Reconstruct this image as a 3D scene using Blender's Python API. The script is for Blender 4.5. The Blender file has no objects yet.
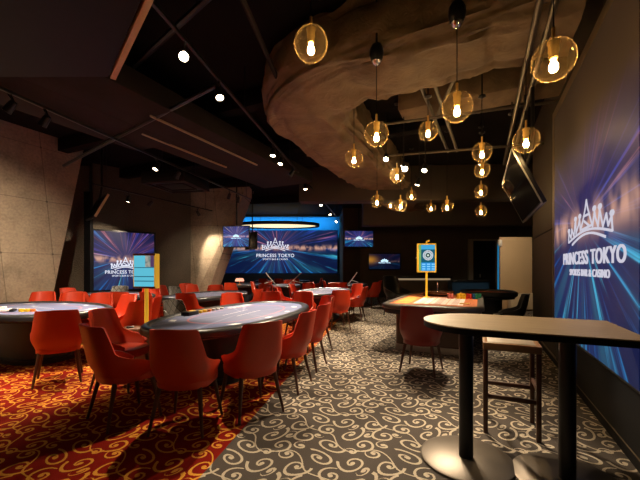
import bpy, bmesh, math, random
from mathutils import Vector, Matrix, noise
random.seed(7)
PI = math.pi
SC = bpy.context.scene
COL = SC.collection
H, F, HY = 1.42, 340.0, 268.0          # eye height, focal length and horizon of the photograph in pixels
A = Vector((.425, .905, 0)).normalized()      # runs along the right wall, away from the camera
B = Vector((.905, -.425, 0)).normalized()     # across, towards the right wall
AX = Vector((.3, .954, 0)).normalized()       # long side of the poker tables
CX = Vector((.19, .982, 0)).normalized()      # the main hall
CEIL = 4.35
def gx(px, d): return (px - 320) / F * d
def gz(y, d): return H + (HY - y) / F * d

# ------------------------------------------------------------------ materials
MATS = {}
def nodes(name):
    m = bpy.data.materials.new(name); m.use_nodes = True
    nt = m.node_tree; nt.nodes.clear()
    out = nt.nodes.new('ShaderNodeOutputMaterial')
    return m, nt, out
def N(nt, t, **kw):
    n = nt.nodes.new(t)
    for k, v in kw.items():
        if k == 'inp':
            for kk, vv in v.items():
                if isinstance(vv, bpy.types.NodeSocket): nt.links.new(vv, n.inputs[kk])
                else: n.inputs[kk].default_value = vv
        else: setattr(n, k, v)
    return n
def M(nt, op, a, b=0.0, c=0.0):
    n = nt.nodes.new('ShaderNodeMath'); n.operation = op
    for i, v in enumerate((a, b, c)):
        if isinstance(v, bpy.types.NodeSocket): nt.links.new(v, n.inputs[i])
        else: n.inputs[i].default_value = v
    return n.outputs[0]
def mixc(nt, f, a, b, mode='MIX'):
    n = nt.nodes.new('ShaderNodeMix'); n.data_type = 'RGBA'; n.blend_type = mode
    for i, v in ((0, f), (6, a), (7, b)):
        if isinstance(v, bpy.types.NodeSocket): nt.links.new(v, n.inputs[i])
        elif i == 0: n.inputs[0].default_value = v
        else: n.inputs[i].default_value = (*v, 1)
    return n.outputs[2]
def ramp(nt, f, stops):
    n = nt.nodes.new('ShaderNodeValToRGB'); nt.links.new(f, n.inputs[0])
    cr = n.color_ramp
    while len(cr.elements) < len(stops): cr.elements.new(.5)
    for e, (p, c) in zip(cr.elements, stops):
        e.position = p; e.color = (*c, 1) if len(c) == 3 else c
    return n.outputs[0]
def sstep(nt, v, lo, hi):
    n = nt.nodes.new('ShaderNodeMapRange'); n.interpolation_type = 'SMOOTHSTEP'
    nt.links.new(v, n.inputs[0]); n.inputs[1].default_value = lo; n.inputs[2].default_value = hi
    return n.outputs[0]
def mat(name, col, rough=.6, metal=0.0, var=.15, scale=12.0, bump=0.0, bscale=60.0, coat=0.0, stretch=None, spec=.5):
    """plain surface with a procedural variation of tone and an optional fine relief"""
    m, nt, out = nodes(name)
    tc = N(nt, 'ShaderNodeTexCoord')
    vec = tc.outputs['Object']
    if stretch:
        mp = N(nt, 'ShaderNodeMapping', inp={'Vector': vec, 'Scale': stretch}); vec = mp.outputs[0]
    nz = N(nt, 'ShaderNodeTexNoise', inp={'Vector': vec, 'Scale': scale, 'Detail': 4.0})
    c = mixc(nt, nz.outputs[0], tuple(x * (1 - var) for x in col), tuple(min(1, x * (1 + var)) for x in col))
    p = N(nt, 'ShaderNodeBsdfPrincipled', inp={'Base Color': c, 'Roughness': rough, 'Metallic': metal, 'Coat Weight': coat, 'Specular IOR Level': spec})
    if bump:
        n2 = N(nt, 'ShaderNodeTexNoise', inp={'Vector': vec, 'Scale': bscale, 'Detail': 3.0})
        b = N(nt, 'ShaderNodeBump', inp={'Strength': bump, 'Height': n2.outputs[0], 'Distance': .01})
        nt.links.new(b.outputs[0], p.inputs['Normal'])
    nt.links.new(p.outputs[0], out.inputs[0])
    MATS[name] = m
    return m
def emit(name, col, strength, var=0.0):
    m, nt, out = nodes(name)
    tc = N(nt, 'ShaderNodeTexCoord')
    nz = N(nt, 'ShaderNodeTexNoise', inp={'Vector': tc.outputs['Object'], 'Scale': 6.0})
    c = mixc(nt, nz.outputs[0], tuple(x * (1 - var) for x in col), col)
    e = N(nt, 'ShaderNodeEmission', inp={'Color': c, 'Strength': strength})
    nt.links.new(e.outputs[0], out.inputs[0]); MATS[name] = m
    return m

LEATHER = mat('red_leather', (.55, .043, .012), .42, var=.08, scale=5, bump=.06, bscale=180)
WALNUT = mat('walnut_leg', (.075, .026, .012), .42, var=.3, scale=14, stretch=(1, 1, .15))
BLACK = mat('black_paint', (.008, .008, .009), .5, var=.3, scale=5, spec=.12)
BLACKM = mat('black_metal', (.015, .015, .016), .35, metal=.4, var=.2)
CEILM = mat('ceiling_black', (.009, .008, .008), .85, var=.5, scale=1.5, bump=.3, bscale=6, spec=.06)
RAILM = mat('rail_vinyl', (.020, .021, .024), .33, var=.15, scale=8, bump=.05, bscale=200)
RAILG = mat('rail_taupe', (.10, .088, .075), .38, var=.12, scale=8)
SKIRT = mat('table_skirt', (.018, .020, .026), .55, var=.2)
BASEM = mat('pedestal_blue', (.02, .028, .045), .5, var=.2)
BRASS = mat('brass', (.90, .56, .15), .3, metal=.45, var=.1)
CHROME = mat('chrome', (.7, .68, .64), .12, metal=1.0, var=.05)
STEEL = mat('brushed_steel', (.42, .40, .37), .32, metal=.9, var=.12, stretch=(1, 40, 1))
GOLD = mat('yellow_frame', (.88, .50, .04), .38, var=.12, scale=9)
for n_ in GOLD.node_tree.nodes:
    if n_.type == 'BSDF_PRINCIPLED': n_.inputs['Emission Color'].default_value = (1, .56, .04, 1); n_.inputs['Emission Strength'].default_value = .30      # slight glow added so frames and posts look brightly lit
OAK = None
DARKWALL = mat('wall_dark_paint', (.10, .084, .066), .7, var=.18, scale=1.4, bump=.12, bscale=30, spec=.2)
BROWNWALL = mat('wall_brown_panel', (.055, .044, .034), .6, var=.12, scale=2, spec=.2)
BLUEWALL = mat('wall_blue', (.03, .19, .32), .6, var=.15, scale=1.5)
NAVY = mat('stage_navy', (.012, .028, .075), .5, var=.2)
CREAM = mat('cream_panel', (.58, .41, .235), .5, var=.05, scale=3)
QUILTBLK = None
BEIGE = mat('seat_pad', (.32, .26, .19), .5, var=.15, scale=20)
BROWNBOX = mat('brown_wood', (.17, .068, .034), .45, var=.2, scale=10, stretch=(1, 1, 8))
WHITEP = mat('white_plastic', (.75, .70, .65), .45, var=.05)
TRIMB = mat('trim_bronze', (.20, .15, .09), .4, metal=.4, var=.2)
CONDUIT = mat('conduit_dark_steel', (.10, .085, .065), .4, metal=.6, var=.2)
SLOTM = mat('slot_dull_tan', (.30, .22, .13), .5, var=.1)
TANST = mat('tan_strip', (.58, .40, .20), .45, var=.15)
PANELC = mat('ceiling_panel_brown', (.026, .021, .019), .8, var=.35, scale=2.5, bump=.2, bscale=8, spec=.1)

def wood_top():
    m, nt, out = nodes('oak_laminate')
    tc = N(nt, 'ShaderNodeTexCoord')
    mp = N(nt, 'ShaderNodeMapping', inp={'Vector': tc.outputs['Object'], 'Scale': (1.2, 22, 1)})
    nz = N(nt, 'ShaderNodeTexNoise', inp={'Vector': mp.outputs[0], 'Scale': 3.0, 'Detail': 6.0, 'Roughness': .6})
    c = ramp(nt, nz.outputs[0], [(.3, (.20, .130, .060)), (.55, (.28, .19, .09)), (.75, (.34, .24, .125))])
    p = N(nt, 'ShaderNodeBsdfPrincipled', inp={'Base Color': c, 'Roughness': .45})
    nt.links.new(p.outputs[0], out.inputs[0]); return m
OAK = wood_top()

def quilt(name, col):
    m, nt, out = nodes(name)
    tc = N(nt, 'ShaderNodeTexCoord')
    s = N(nt, 'ShaderNodeSeparateXYZ', inp={'Vector': tc.outputs['Object']})
    u = M(nt, 'ADD', s.outputs[0], M(nt, 'MULTIPLY', s.outputs[2], .7)); v = M(nt, 'SUBTRACT', s.outputs[0], M(nt, 'MULTIPLY', s.outputs[2], .7))
    def ln(x): return M(nt, 'ABSOLUTE', M(nt, 'SINE', M(nt, 'MULTIPLY', x, PI / .11)))
    h = M(nt, 'MINIMUM', ln(u), ln(v))
    k = sstep(nt, h, 0, .35)
    c = mixc(nt, k, tuple(x * .25 for x in col), col)
    p = N(nt, 'ShaderNodeBsdfPrincipled', inp={'Base Color': c, 'Roughness': .38})
    b = N(nt, 'ShaderNodeBump', inp={'Strength': .6, 'Height': k, 'Distance': .02})
    nt.links.new(b.outputs[0], p.inputs['Normal']); nt.links.new(p.outputs[0], out.inputs[0]); return m
QUILTBLK = quilt('quilted_black_leather', (.12, .11, .098))
QUILTGREY = quilt('quilted_grey_leather', (.30, .29, .27))
BLKLEATHER = mat('black_leather', (.018, .017, .016), .28, var=.2, scale=8, bump=.1, bscale=90)

def concrete(name, base, lines=True, rough=False):
    m, nt, out = nodes(name)
    tc = N(nt, 'ShaderNodeTexCoord')
    v = tc.outputs['Object']
    n1 = N(nt, 'ShaderNodeTexNoise', inp={'Vector': v, 'Scale': 1.0, 'Detail': 8.0, 'Roughness': .65})
    n2 = N(nt, 'ShaderNodeTexNoise', inp={'Vector': v, 'Scale': 22.0 if not rough else 34.0, 'Detail': 4.0})
    c = ramp(nt, n1.outputs[0], [(.34, tuple(x * .45 for x in base)), (.5, base), (.66, tuple(x * 1.35 for x in base))])
    c = mixc(nt, .35 if not rough else .6, c, n2.outputs[0] if False else ramp(nt, n2.outputs[0], [(.3, tuple(x * .45 for x in base)), (.7, tuple(x * 1.35 for x in base))]))
    s = N(nt, 'ShaderNodeSeparateXYZ', inp={'Vector': v})
    hgt = n2.outputs[0]
    if lines:
        gxm = M(nt, 'ADD', s.outputs[0], M(nt, 'MULTIPLY', s.outputs[2], .10))
        def jn(x, per, w):
            f = M(nt, 'ABSOLUTE', M(nt, 'SUBTRACT', M(nt, 'FRACT', M(nt, 'DIVIDE', x, per)), .5))
            return M(nt, 'LESS_THAN', f, w / per)
        l = M(nt, 'MAXIMUM', jn(gxm, .92, .008), jn(s.outputs[2], 1.15, .006))
        fx = M(nt, 'SUBTRACT', M(nt, 'FRACT', M(nt, 'DIVIDE', gxm, .92)), .5)
        fz = M(nt, 'SUBTRACT', M(nt, 'FRACT', M(nt, 'DIVIDE', s.outputs[2], 1.15)), .5)
        r = M(nt, 'SQRT', M(nt, 'ADD', M(nt, 'POWER', M(nt, 'MULTIPLY', fx, .92), 2), M(nt, 'POWER', M(nt, 'MULTIPLY', fz, 1.15), 2)))
        hole = M(nt, 'LESS_THAN', r, .022)
        k = M(nt, 'MAXIMUM', M(nt, 'MULTIPLY', l, .55), M(nt, 'MULTIPLY', hole, .85))
        c = mixc(nt, k, c, tuple(x * .18 for x in base))
        hgt = M(nt, 'SUBTRACT', n2.outputs[0], k)
    p = N(nt, 'ShaderNodeBsdfPrincipled', inp={'Base Color': c, 'Roughness': .8})
    b = N(nt, 'ShaderNodeBump', inp={'Strength': .35 if not rough else .8, 'Height': hgt, 'Distance': .02})
    nt.links.new(b.outputs[0], p.inputs['Normal']); nt.links.new(p.outputs[0], out.inputs[0]); return m
CONC = concrete('board_marked_concrete', (.31, .245, .175))
DARKROUGH = concrete('dark_rough_wall', (.075, .06, .042), lines=False, rough=True)
ROUGHC = concrete('rough_concrete', (.20, .165, .12), lines=False, rough=True)

def duct_cloth():
    m, nt, out = nodes('duct_lagging_cloth')
    tc = N(nt, 'ShaderNodeTexCoord')
    n1 = N(nt, 'ShaderNodeTexNoise', inp={'Vector': tc.outputs['Object'], 'Scale': 2.2, 'Detail': 7.0, 'Distortion': 1.2})
    n2 = N(nt, 'ShaderNodeTexNoise', inp={'Vector': tc.outputs['Object'], 'Scale': 7.0, 'Detail': 3.0, 'Distortion': 2.0})
    c = ramp(nt, n1.outputs[0], [(.3, (.11, .074, .038)), (.55, (.175, .120, .062)), (.75, (.23, .16, .085))])
    p = N(nt, 'ShaderNodeBsdfPrincipled', inp={'Base Color': c, 'Roughness': .72})
    b = N(nt, 'ShaderNodeBump', inp={'Strength': .45, 'Height': n2.outputs[0], 'Distance': .03})
    nt.links.new(b.outputs[0], p.inputs['Normal']); nt.links.new(p.outputs[0], out.inputs[0]); return m
DUCT = duct_cloth()

def carpet():
    """scroll pattern woven in gold on red and in beige on grey brown, seam between the two"""
    g = bpy.data.node_groups.new('scroll', 'ShaderNodeTree')
    it = g.interface
    for nm in ('X', 'Y', 'CX', 'CY', 'R', 'Phase', 'Hand', 'Pitch'): it.new_socket(nm, in_out='INPUT', socket_type='NodeSocketFloat')
    it.new_socket('Mask', in_out='OUTPUT', socket_type='NodeSocketFloat')
    gi = g.nodes.new('NodeGroupInput'); go = g.nodes.new('NodeGroupOutput')
    T = 1.0
    def wrap(p, c):
        d = M(g, 'SUBTRACT', p, c)
        return M(g, 'SUBTRACT', d, M(g, 'ROUND', d))
    dx = wrap(gi.outputs['X'], gi.outputs['CX']); dy = wrap(gi.outputs['Y'], gi.outputs['CY'])
    r = M(g, 'SQRT', M(g, 'ADD', M(g, 'MULTIPLY', dx, dx), M(g, 'MULTIPLY', dy, dy)))
    th = M(g, 'MULTIPLY', M(g, 'ARCTAN2', dy, dx), gi.outputs['Hand'])
    t = M(g, 'ADD', M(g, 'DIVIDE', th, 2 * PI), gi.outputs['Phase'])
    turn = M(g, 'DIVIDE', r, gi.outputs['Pitch'])
    v = M(g, 'FRACT', M(g, 'SUBTRACT', turn, t))
    dist = M(g, 'MULTIPLY', M(g, 'ABSOLUTE', M(g, 'SUBTRACT', v, .5)), gi.outputs['Pitch'])
    rr = M(g, 'DIVIDE', r, gi.outputs['R'])
    w = M(g, 'MULTIPLY_ADD', rr, .0070, .0100)
    arm = M(g, 'LESS_THAN', dist, w)
    k = M(g, 'ADD', M(g, 'SUBTRACT', turn, v), t)            # whole turns, keeps the outer end clean
    inside = M(g, 'LESS_THAN', rr, M(g, 'ADD', .86, M(g, 'MULTIPLY', M(g, 'FRACT', t), .28)))
    core = M(g, 'LESS_THAN', r, .028)
    res = M(g, 'MAXIMUM', M(g, 'MULTIPLY', arm, inside), core)
    g.links.new(res, go.inputs[0])
    m, nt, out = nodes('scroll_carpet')
    tc = N(nt, 'ShaderNodeTexCoord')
    s = N(nt, 'ShaderNodeSeparateXYZ', inp={'Vector': tc.outputs['Object']})
    wob = N(nt, 'ShaderNodeTexNoise', inp={'Vector': tc.outputs['Object'], 'Scale': 90.0, 'Detail': 1.0})
    wo = M(nt, 'MULTIPLY', M(nt, 'SUBTRACT', wob.outputs[0], .5), .012)
    TILE = .66
    # a slight shear and a wave let the scrolls flow into each other
    x0 = M(nt, 'DIVIDE', s.outputs[0], TILE); y0 = M(nt, 'DIVIDE', s.outputs[1], TILE)
    X = M(nt, 'ADD', M(nt, 'ADD', x0, M(nt, 'MULTIPLY', M(nt, 'SINE', M(nt, 'MULTIPLY', y0, 2 * PI)), .05)), wo)
    Y = M(nt, 'ADD', M(nt, 'ADD', y0, M(nt, 'MULTIPLY', M(nt, 'SINE', M(nt, 'MULTIPLY', x0, 2 * PI)), .06)), wo)
    spir = [(.17, .18, .18, .1, 1, .112), (.56, .12, .14, .6, -1, .105), (.86, .31, .17, .3, -1, .112), (.43, .42, .165, .85, 1, .112),
            (.10, .56, .135, .2, -1, .105), (.70, .62, .175, .0, 1, .112), (.31, .79, .17, .45, -1, .112), (.95, .85, .15, .7, 1, .105),
            (.60, .90, .10, .15, -1, .09), (.65, .35, .085, .4, 1, .085), (.02, .37, .07, .5, 1, .085), (.43, .62, .075, .1, -1, .085), (.36, .03, .08, .2, 1, .085), (.80, .07, .085, .9, -1, .085)]
    acc = None
    for q in spir:
        n = nt.nodes.new('ShaderNodeGroup'); n.node_tree = g
        nt.links.new(X, n.inputs[0]); nt.links.new(Y, n.inputs[1])
        for i, val in enumerate(q): n.inputs[2 + i].default_value = val
        acc = n.outputs[0] if acc is None else M(nt, 'MAXIMUM', acc, n.outputs[0])
    # long wandering stems
    st = M(nt, 'ABSOLUTE', M(nt, 'SUBTRACT', M(nt, 'FRACT', M(nt, 'ADD', M(nt, 'ADD', X, Y), M(nt, 'MULTIPLY', M(nt, 'SINE', M(nt, 'MULTIPLY', M(nt, 'SUBTRACT', X, Y), 2 * PI)), .13))), .5))
    stem = M(nt, 'LESS_THAN', st, .0145)
    acc = M(nt, 'MAXIMUM', acc, stem)
    pile = N(nt, 'ShaderNodeTexNoise', inp={'Vector': tc.outputs['Object'], 'Scale': 260.0, 'Detail': 2.0})
    big = N(nt, 'ShaderNodeTexNoise', inp={'Vector': tc.outputs['Object'], 'Scale': 1.1, 'Detail': 3.0})
    red = mixc(nt, acc, (.21, .008, .003), (.66, .29, .035))
    gry = mixc(nt, acc, (.080, .066, .056), (.48, .41, .31))
    seam = M(nt, 'SUBTRACT', s.outputs[0], M(nt, 'MULTIPLY_ADD', s.outputs[1], .189, -.815 - .189 * 2.31))
    c = mixc(nt, M(nt, 'GREATER_THAN', seam, 0), red, gry)
    c = mixc(nt, 1.0, c, ramp(nt, pile.outputs[0], [(.25, (.55, .55, .55)), (.75, (1.25, 1.25, 1.25))]), 'MULTIPLY')
    c = mixc(nt, 1.0, c, ramp(nt, big.outputs[0], [(.3, (.88, .88, .88)), (.7, (1.08, 1.08, 1.08))]), 'MULTIPLY')
    p = N(nt, 'ShaderNodeBsdfPrincipled', inp={'Base Color': c, 'Roughness': .95, 'Specular IOR Level': .1})
    b = N(nt, 'ShaderNodeBump', inp={'Strength': .35, 'Height': M(nt, 'ADD', pile.outputs[0], M(nt, 'MULTIPLY', acc, .4)), 'Distance': .004})
    nt.links.new(b.outputs[0], p.inputs['Normal']); nt.links.new(p.outputs[0], out.inputs[0])
    return m
CARPET = carpet()

def felt(name, base, hl, hw, line):
    """printed poker cloth: betting line, card boxes and a fan of pale streaks"""
    m, nt, out = nodes(name)
    tc = N(nt, 'ShaderNodeTexCoord')
    s = N(nt, 'ShaderNodeSeparateXYZ', inp={'Vector': tc.outputs['Object']})
    x, y = s.outputs[0], s.outputs[1]
    ax = M(nt, 'ABSOLUTE', x); ay = M(nt, 'ABSOLUTE', y)
    r = M(nt, 'POWER', M(nt, 'ADD', M(nt, 'POWER', M(nt, 'DIVIDE', ax, hw), 2.35), M(nt, 'POWER', M(nt, 'DIVIDE', ay, hl), 2.35)), 1 / 2.35)
    ring = M(nt, 'LESS_THAN', M(nt, 'ABSOLUTE', M(nt, 'SUBTRACT', r, .66)), .010)
    nz = N(nt, 'ShaderNodeTexNoise', inp={'Vector': tc.outputs['Object'], 'Scale': 1.6, 'Detail': 4.0})
    th = M(nt, 'ARCTAN2', y, x)
    fan = N(nt, 'ShaderNodeTexNoise', noise_dimensions='1D', inp={'W': M(nt, 'MULTIPLY', th, 2.2), 'Scale': 3.0, 'Detail': 3.0})
    c = mixc(nt, nz.outputs[0], tuple(v * .7 for v in base), tuple(v * 1.3 for v in base))
    c = mixc(nt, M(nt, 'MULTIPLY', sstep(nt, fan.outputs[0], .5, .75), .30), c, (.40, .42, .60))
    c = mixc(nt, ring, c, line)
    seg = M(nt, 'ABSOLUTE', M(nt, 'SUBTRACT', M(nt, 'FRACT', M(nt, 'DIVIDE', y, .62)), .5))
    box = M(nt, 'MULTIPLY', M(nt, 'LESS_THAN', seg, .09), M(nt, 'LESS_THAN', M(nt, 'ABSOLUTE', M(nt, 'SUBTRACT', r, .84)), .045))
    c = mixc(nt, box, c, (.72, .70, .70))
    mid = M(nt, 'MULTIPLY', M(nt, 'LESS_THAN', M(nt, 'ABSOLUTE', M(nt, 'SUBTRACT', ax, .11)), .006), M(nt, 'LESS_THAN', ay, .34))
    c = mixc(nt, mid, c, (.7, .68, .7))
    p = N(nt, 'ShaderNodeBsdfPrincipled', inp={'Base Color': c, 'Roughness': .7, 'Sheen Weight': .2})
    nt.links.new(p.outputs[0], out.inputs[0]); return m

def roulette_cloth():
    m, nt, out = nodes('roulette_cloth')
    tc = N(nt, 'ShaderNodeTexCoord')
    s = N(nt, 'ShaderNodeSeparateXYZ', inp={'Vector': tc.outputs['Object']})
    x, y = s.outputs[0], s.outputs[1]
    def rng(v, lo, hi): return M(nt, 'MULTIPLY', M(nt, 'GREATER_THAN', v, lo), M(nt, 'LESS_THAN', v, hi))
    area = M(nt, 'MULTIPLY', rng(x, -.34, .50), rng(y, -1.0, .45))
    cx = M(nt, 'FRACT', M(nt, 'DIVIDE', M(nt, 'ADD', x, .34), .28)); cy = M(nt, 'FRACT', M(nt, 'DIVIDE', M(nt, 'ADD', y, 1.0), .1208))
    g1 = M(nt, 'MAXIMUM', M(nt, 'LESS_THAN', cx, .05), M(nt, 'LESS_THAN', cy, .09))
    ixy = M(nt, 'ADD', M(nt, 'FLOOR', M(nt, 'DIVIDE', M(nt, 'ADD', x, .34), .28)), M(nt, 'FLOOR', M(nt, 'DIVIDE', M(nt, 'ADD', y, 1.0), .1208)))
    par = M(nt, 'MODULO', ixy, 2.0)
    pad = M(nt, 'MULTIPLY', rng(cx, .3, .7), rng(cy, .3, .75))
    cell = mixc(nt, M(nt, 'MULTIPLY', pad, .7), (.78, .70, .64), (.45, .1, .07))
    cell = mixc(nt, M(nt, 'MULTIPLY', M(nt, 'MULTIPLY', pad, par), .8), cell, (.25, .2, .19))
    cell = mixc(nt, g1, cell, (.6, .30, .14))
    nz = N(nt, 'ShaderNodeTexNoise', inp={'Vector': tc.outputs['Object'], 'Scale': 3.0})
    base = mixc(nt, nz.outputs[0], (.40, .10, .025), (.58, .17, .05))
    out2 = M(nt, 'MULTIPLY', rng(x, -.66, -.40), rng(y, -1.0, .45))
    yl = mixc(nt, M(nt, 'LESS_THAN', M(nt, 'FRACT', M(nt, 'DIVIDE', y, .36)), .8), base, (.70, .34, .06))
    c = mixc(nt, out2, base, yl)
    c = mixc(nt, area, c, cell)
    p = N(nt, 'ShaderNodeBsdfPrincipled', inp={'Base Color': c, 'Roughness': .7})
    nt.links.new(p.outputs[0], out.inputs[0]); return m

def screen_mat(name, w, h, strength, zc=0.0, top_fade=None, sat=1.0, seed=0.0, warm=1.0, cloth=(.012, .012, .014), glow=False):
    """a video still: streaks of light racing out of a vanishing point with a band of city lights across it"""
    m, nt, out = nodes(name)
    tc = N(nt, 'ShaderNodeTexCoord')
    s = N(nt, 'ShaderNodeSeparateXYZ', inp={'Vector': tc.outputs['Object']})
    x = M(nt, 'DIVIDE', s.outputs[0], h); z = M(nt, 'DIVIDE', M(nt, 'SUBTRACT', s.outputs[2], zc), h)
    r = M(nt, 'ADD', M(nt, 'SQRT', M(nt, 'ADD', M(nt, 'MULTIPLY', x, x), M(nt, 'MULTIPLY', z, z))), .001)
    ux = M(nt, 'DIVIDE', x, r); uz = M(nt, 'DIVIDE', z, r)
    def ang(sc, rs, det, off):
        v = N(nt, 'ShaderNodeCombineXYZ', inp={'X': M(nt, 'MULTIPLY', ux, sc), 'Y': M(nt, 'MULTIPLY', uz, sc), 'Z': M(nt, 'MULTIPLY_ADD', r, rs, off + seed)})
        return N(nt, 'ShaderNodeTexNoise', inp={'Vector': v.outputs[0], 'Scale': 1.0, 'Detail': det, 'Roughness': .6}).outputs[0]
    fine = sstep(nt, ang(15, .9, 3.0, 0), .53, .70)
    broad = sstep(nt, ang(3.6, .8, 2.0, 9), .38, .68)
    hue = ang(5.0, .5, 1.0, 21)
    up = sstep(nt, z, -.12, .16)
    cool = ramp(nt, hue, [(.30, (.002, .03, .18)), (.48, (.005, .16, .45)), (.62, (.07, .55, .70)), (.75, (.01, .10, .42))])
    hot = ramp(nt, hue, [(.30, (.01, .04, .28)), (.46, (.05, .04, .24)), (.57, (.60 * warm, .17, .13)), (.66, (.06, .07, .32)), (.75, (.03, .26, .60))])
    c = mixc(nt, up, cool, hot)
    far = sstep(nt, r, .03, .30)
    amt = M(nt, 'MULTIPLY', M(nt, 'ADD', M(nt, 'MULTIPLY', fine, 1.0), M(nt, 'MULTIPLY', broad, .13)), far)
    base = mixc(nt, sstep(nt, r, 0, .8), (.026, .022, .10), (.003, .009, .05))
    c2 = mixc(nt, 1.0, base, mixc(nt, amt, (0, 0, 0), c), 'ADD')
    bn = N(nt, 'ShaderNodeTexNoise', inp={'Vector': N(nt, 'ShaderNodeCombineXYZ', inp={'X': M(nt, 'MULTIPLY', x, 9.0), 'Y': M(nt, 'MULTIPLY', z, 5.0), 'Z': seed}).outputs[0], 'Scale': 1.0, 'Detail': 2.0})
    band = M(nt, 'MULTIPLY', M(nt, 'POWER', 2.718, M(nt, 'MULTIPLY', M(nt, 'MULTIPLY', z, z), -420.0)), sstep(nt, bn.outputs[0], .36, .60))
    c2 = mixc(nt, M(nt, 'MULTIPLY', band, .8 * warm), c2, (.78, .42, .30))
    if glow:
        gl_ = M(nt, 'POWER', 2.718, M(nt, 'MULTIPLY', M(nt, 'ADD', M(nt, 'POWER', M(nt, 'DIVIDE', M(nt, 'ADD', x, .95), .38), 2), M(nt, 'POWER', M(nt, 'DIVIDE', M(nt, 'SUBTRACT', z, .12), .22), 2)), -1.0))
        c2 = mixc(nt, gl_, mixc(nt, .65, c2, (.002, .006, .03)), (.95, .40, .05))
    bc = None
    if top_fade:
        bc = mixc(nt, sstep(nt, z, *top_fade), (.010, .010, .014), cloth)
        c2 = mixc(nt, sstep(nt, z, top_fade[0], top_fade[1]), c2, (.004, .003, .003))
    e = N(nt, 'ShaderNodeEmission', inp={'Color': c2, 'Strength': strength})
    p = N(nt, 'ShaderNodeBsdfPrincipled', inp={'Base Color': bc if bc is not None else (*cloth, 1), 'Roughness': .5, 'Specular IOR Level': .12})
    ad = N(nt, 'ShaderNodeAddShader'); nt.links.new(e.outputs[0], ad.inputs[0]); nt.links.new(p.outputs[0], ad.inputs[1])
    nt.links.new(ad.outputs[0], out.inputs[0]); return m

def clear_glass():
    m, nt, out = nodes('thin_glass_painted_glow')
    lw = N(nt, 'ShaderNodeLayerWeight', inp={'Blend': .22})
    nz = N(nt, 'ShaderNodeTexNoise', inp={'Scale': 5.0})
    tint = mixc(nt, nz.outputs[0], (1, .93, .80), (1, .96, .86))
    tr = N(nt, 'ShaderNodeBsdfTransparent', inp={'Color': tint})
    gl = N(nt, 'ShaderNodeBsdfGlossy', inp={'Color': (1, .86, .60, 1), 'Roughness': .04})
    f = M(nt, 'MINIMUM', M(nt, 'ADD', M(nt, 'MULTIPLY', M(nt, 'POWER', lw.outputs['Facing'], 3.0), .75), .045), 1.0)
    mx = N(nt, 'ShaderNodeMixShader'); nt.links.new(f, mx.inputs[0]); nt.links.new(tr.outputs[0], mx.inputs[1]); nt.links.new(gl.outputs[0], mx.inputs[2])
    # amber translucent layer standing in for bulb reflections, painted stronger towards the rim
    df = N(nt, 'ShaderNodeBsdfTranslucent', inp={'Color': (1, .66, .26, 1)})
    k = M(nt, 'ADD', M(nt, 'MULTIPLY', M(nt, 'POWER', lw.outputs['Facing'], 4.0), 1.1), .007)
    m2 = N(nt, 'ShaderNodeMixShader'); nt.links.new(k, m2.inputs[0]); nt.links.new(mx.outputs[0], m2.inputs[1]); nt.links.new(df.outputs[0], m2.inputs[2])
    nt.links.new(m2.outputs[0], out.inputs[0]); return m
GLASS = clear_glass()
BULB = emit('bulb_glow', (1.0, .66, .30), 125)
SOCKET = mat('brass_socket', (.95, .62, .18), .3, metal=.3, var=.1)
LENS = emit('spot_lens', (1.0, .80, .52), 28)
LENSDIM = emit('spot_lens_dim', (1.0, .74, .45), 5)
COVE = emit('cove_cream', (1.0, .80, .46), 1.35, .1)
STRIPW = emit('warm_strip', (1.0, .72, .42), .22)
BLUELED = emit('blue_led_strip', (.02, .30, .60), .45)
WHITEGLOW = emit('logo_white', (.72, .74, .86), 1.0)
TVWHITE = emit('tv_logo', (.55, .8, 1.0), 1.2)

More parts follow.
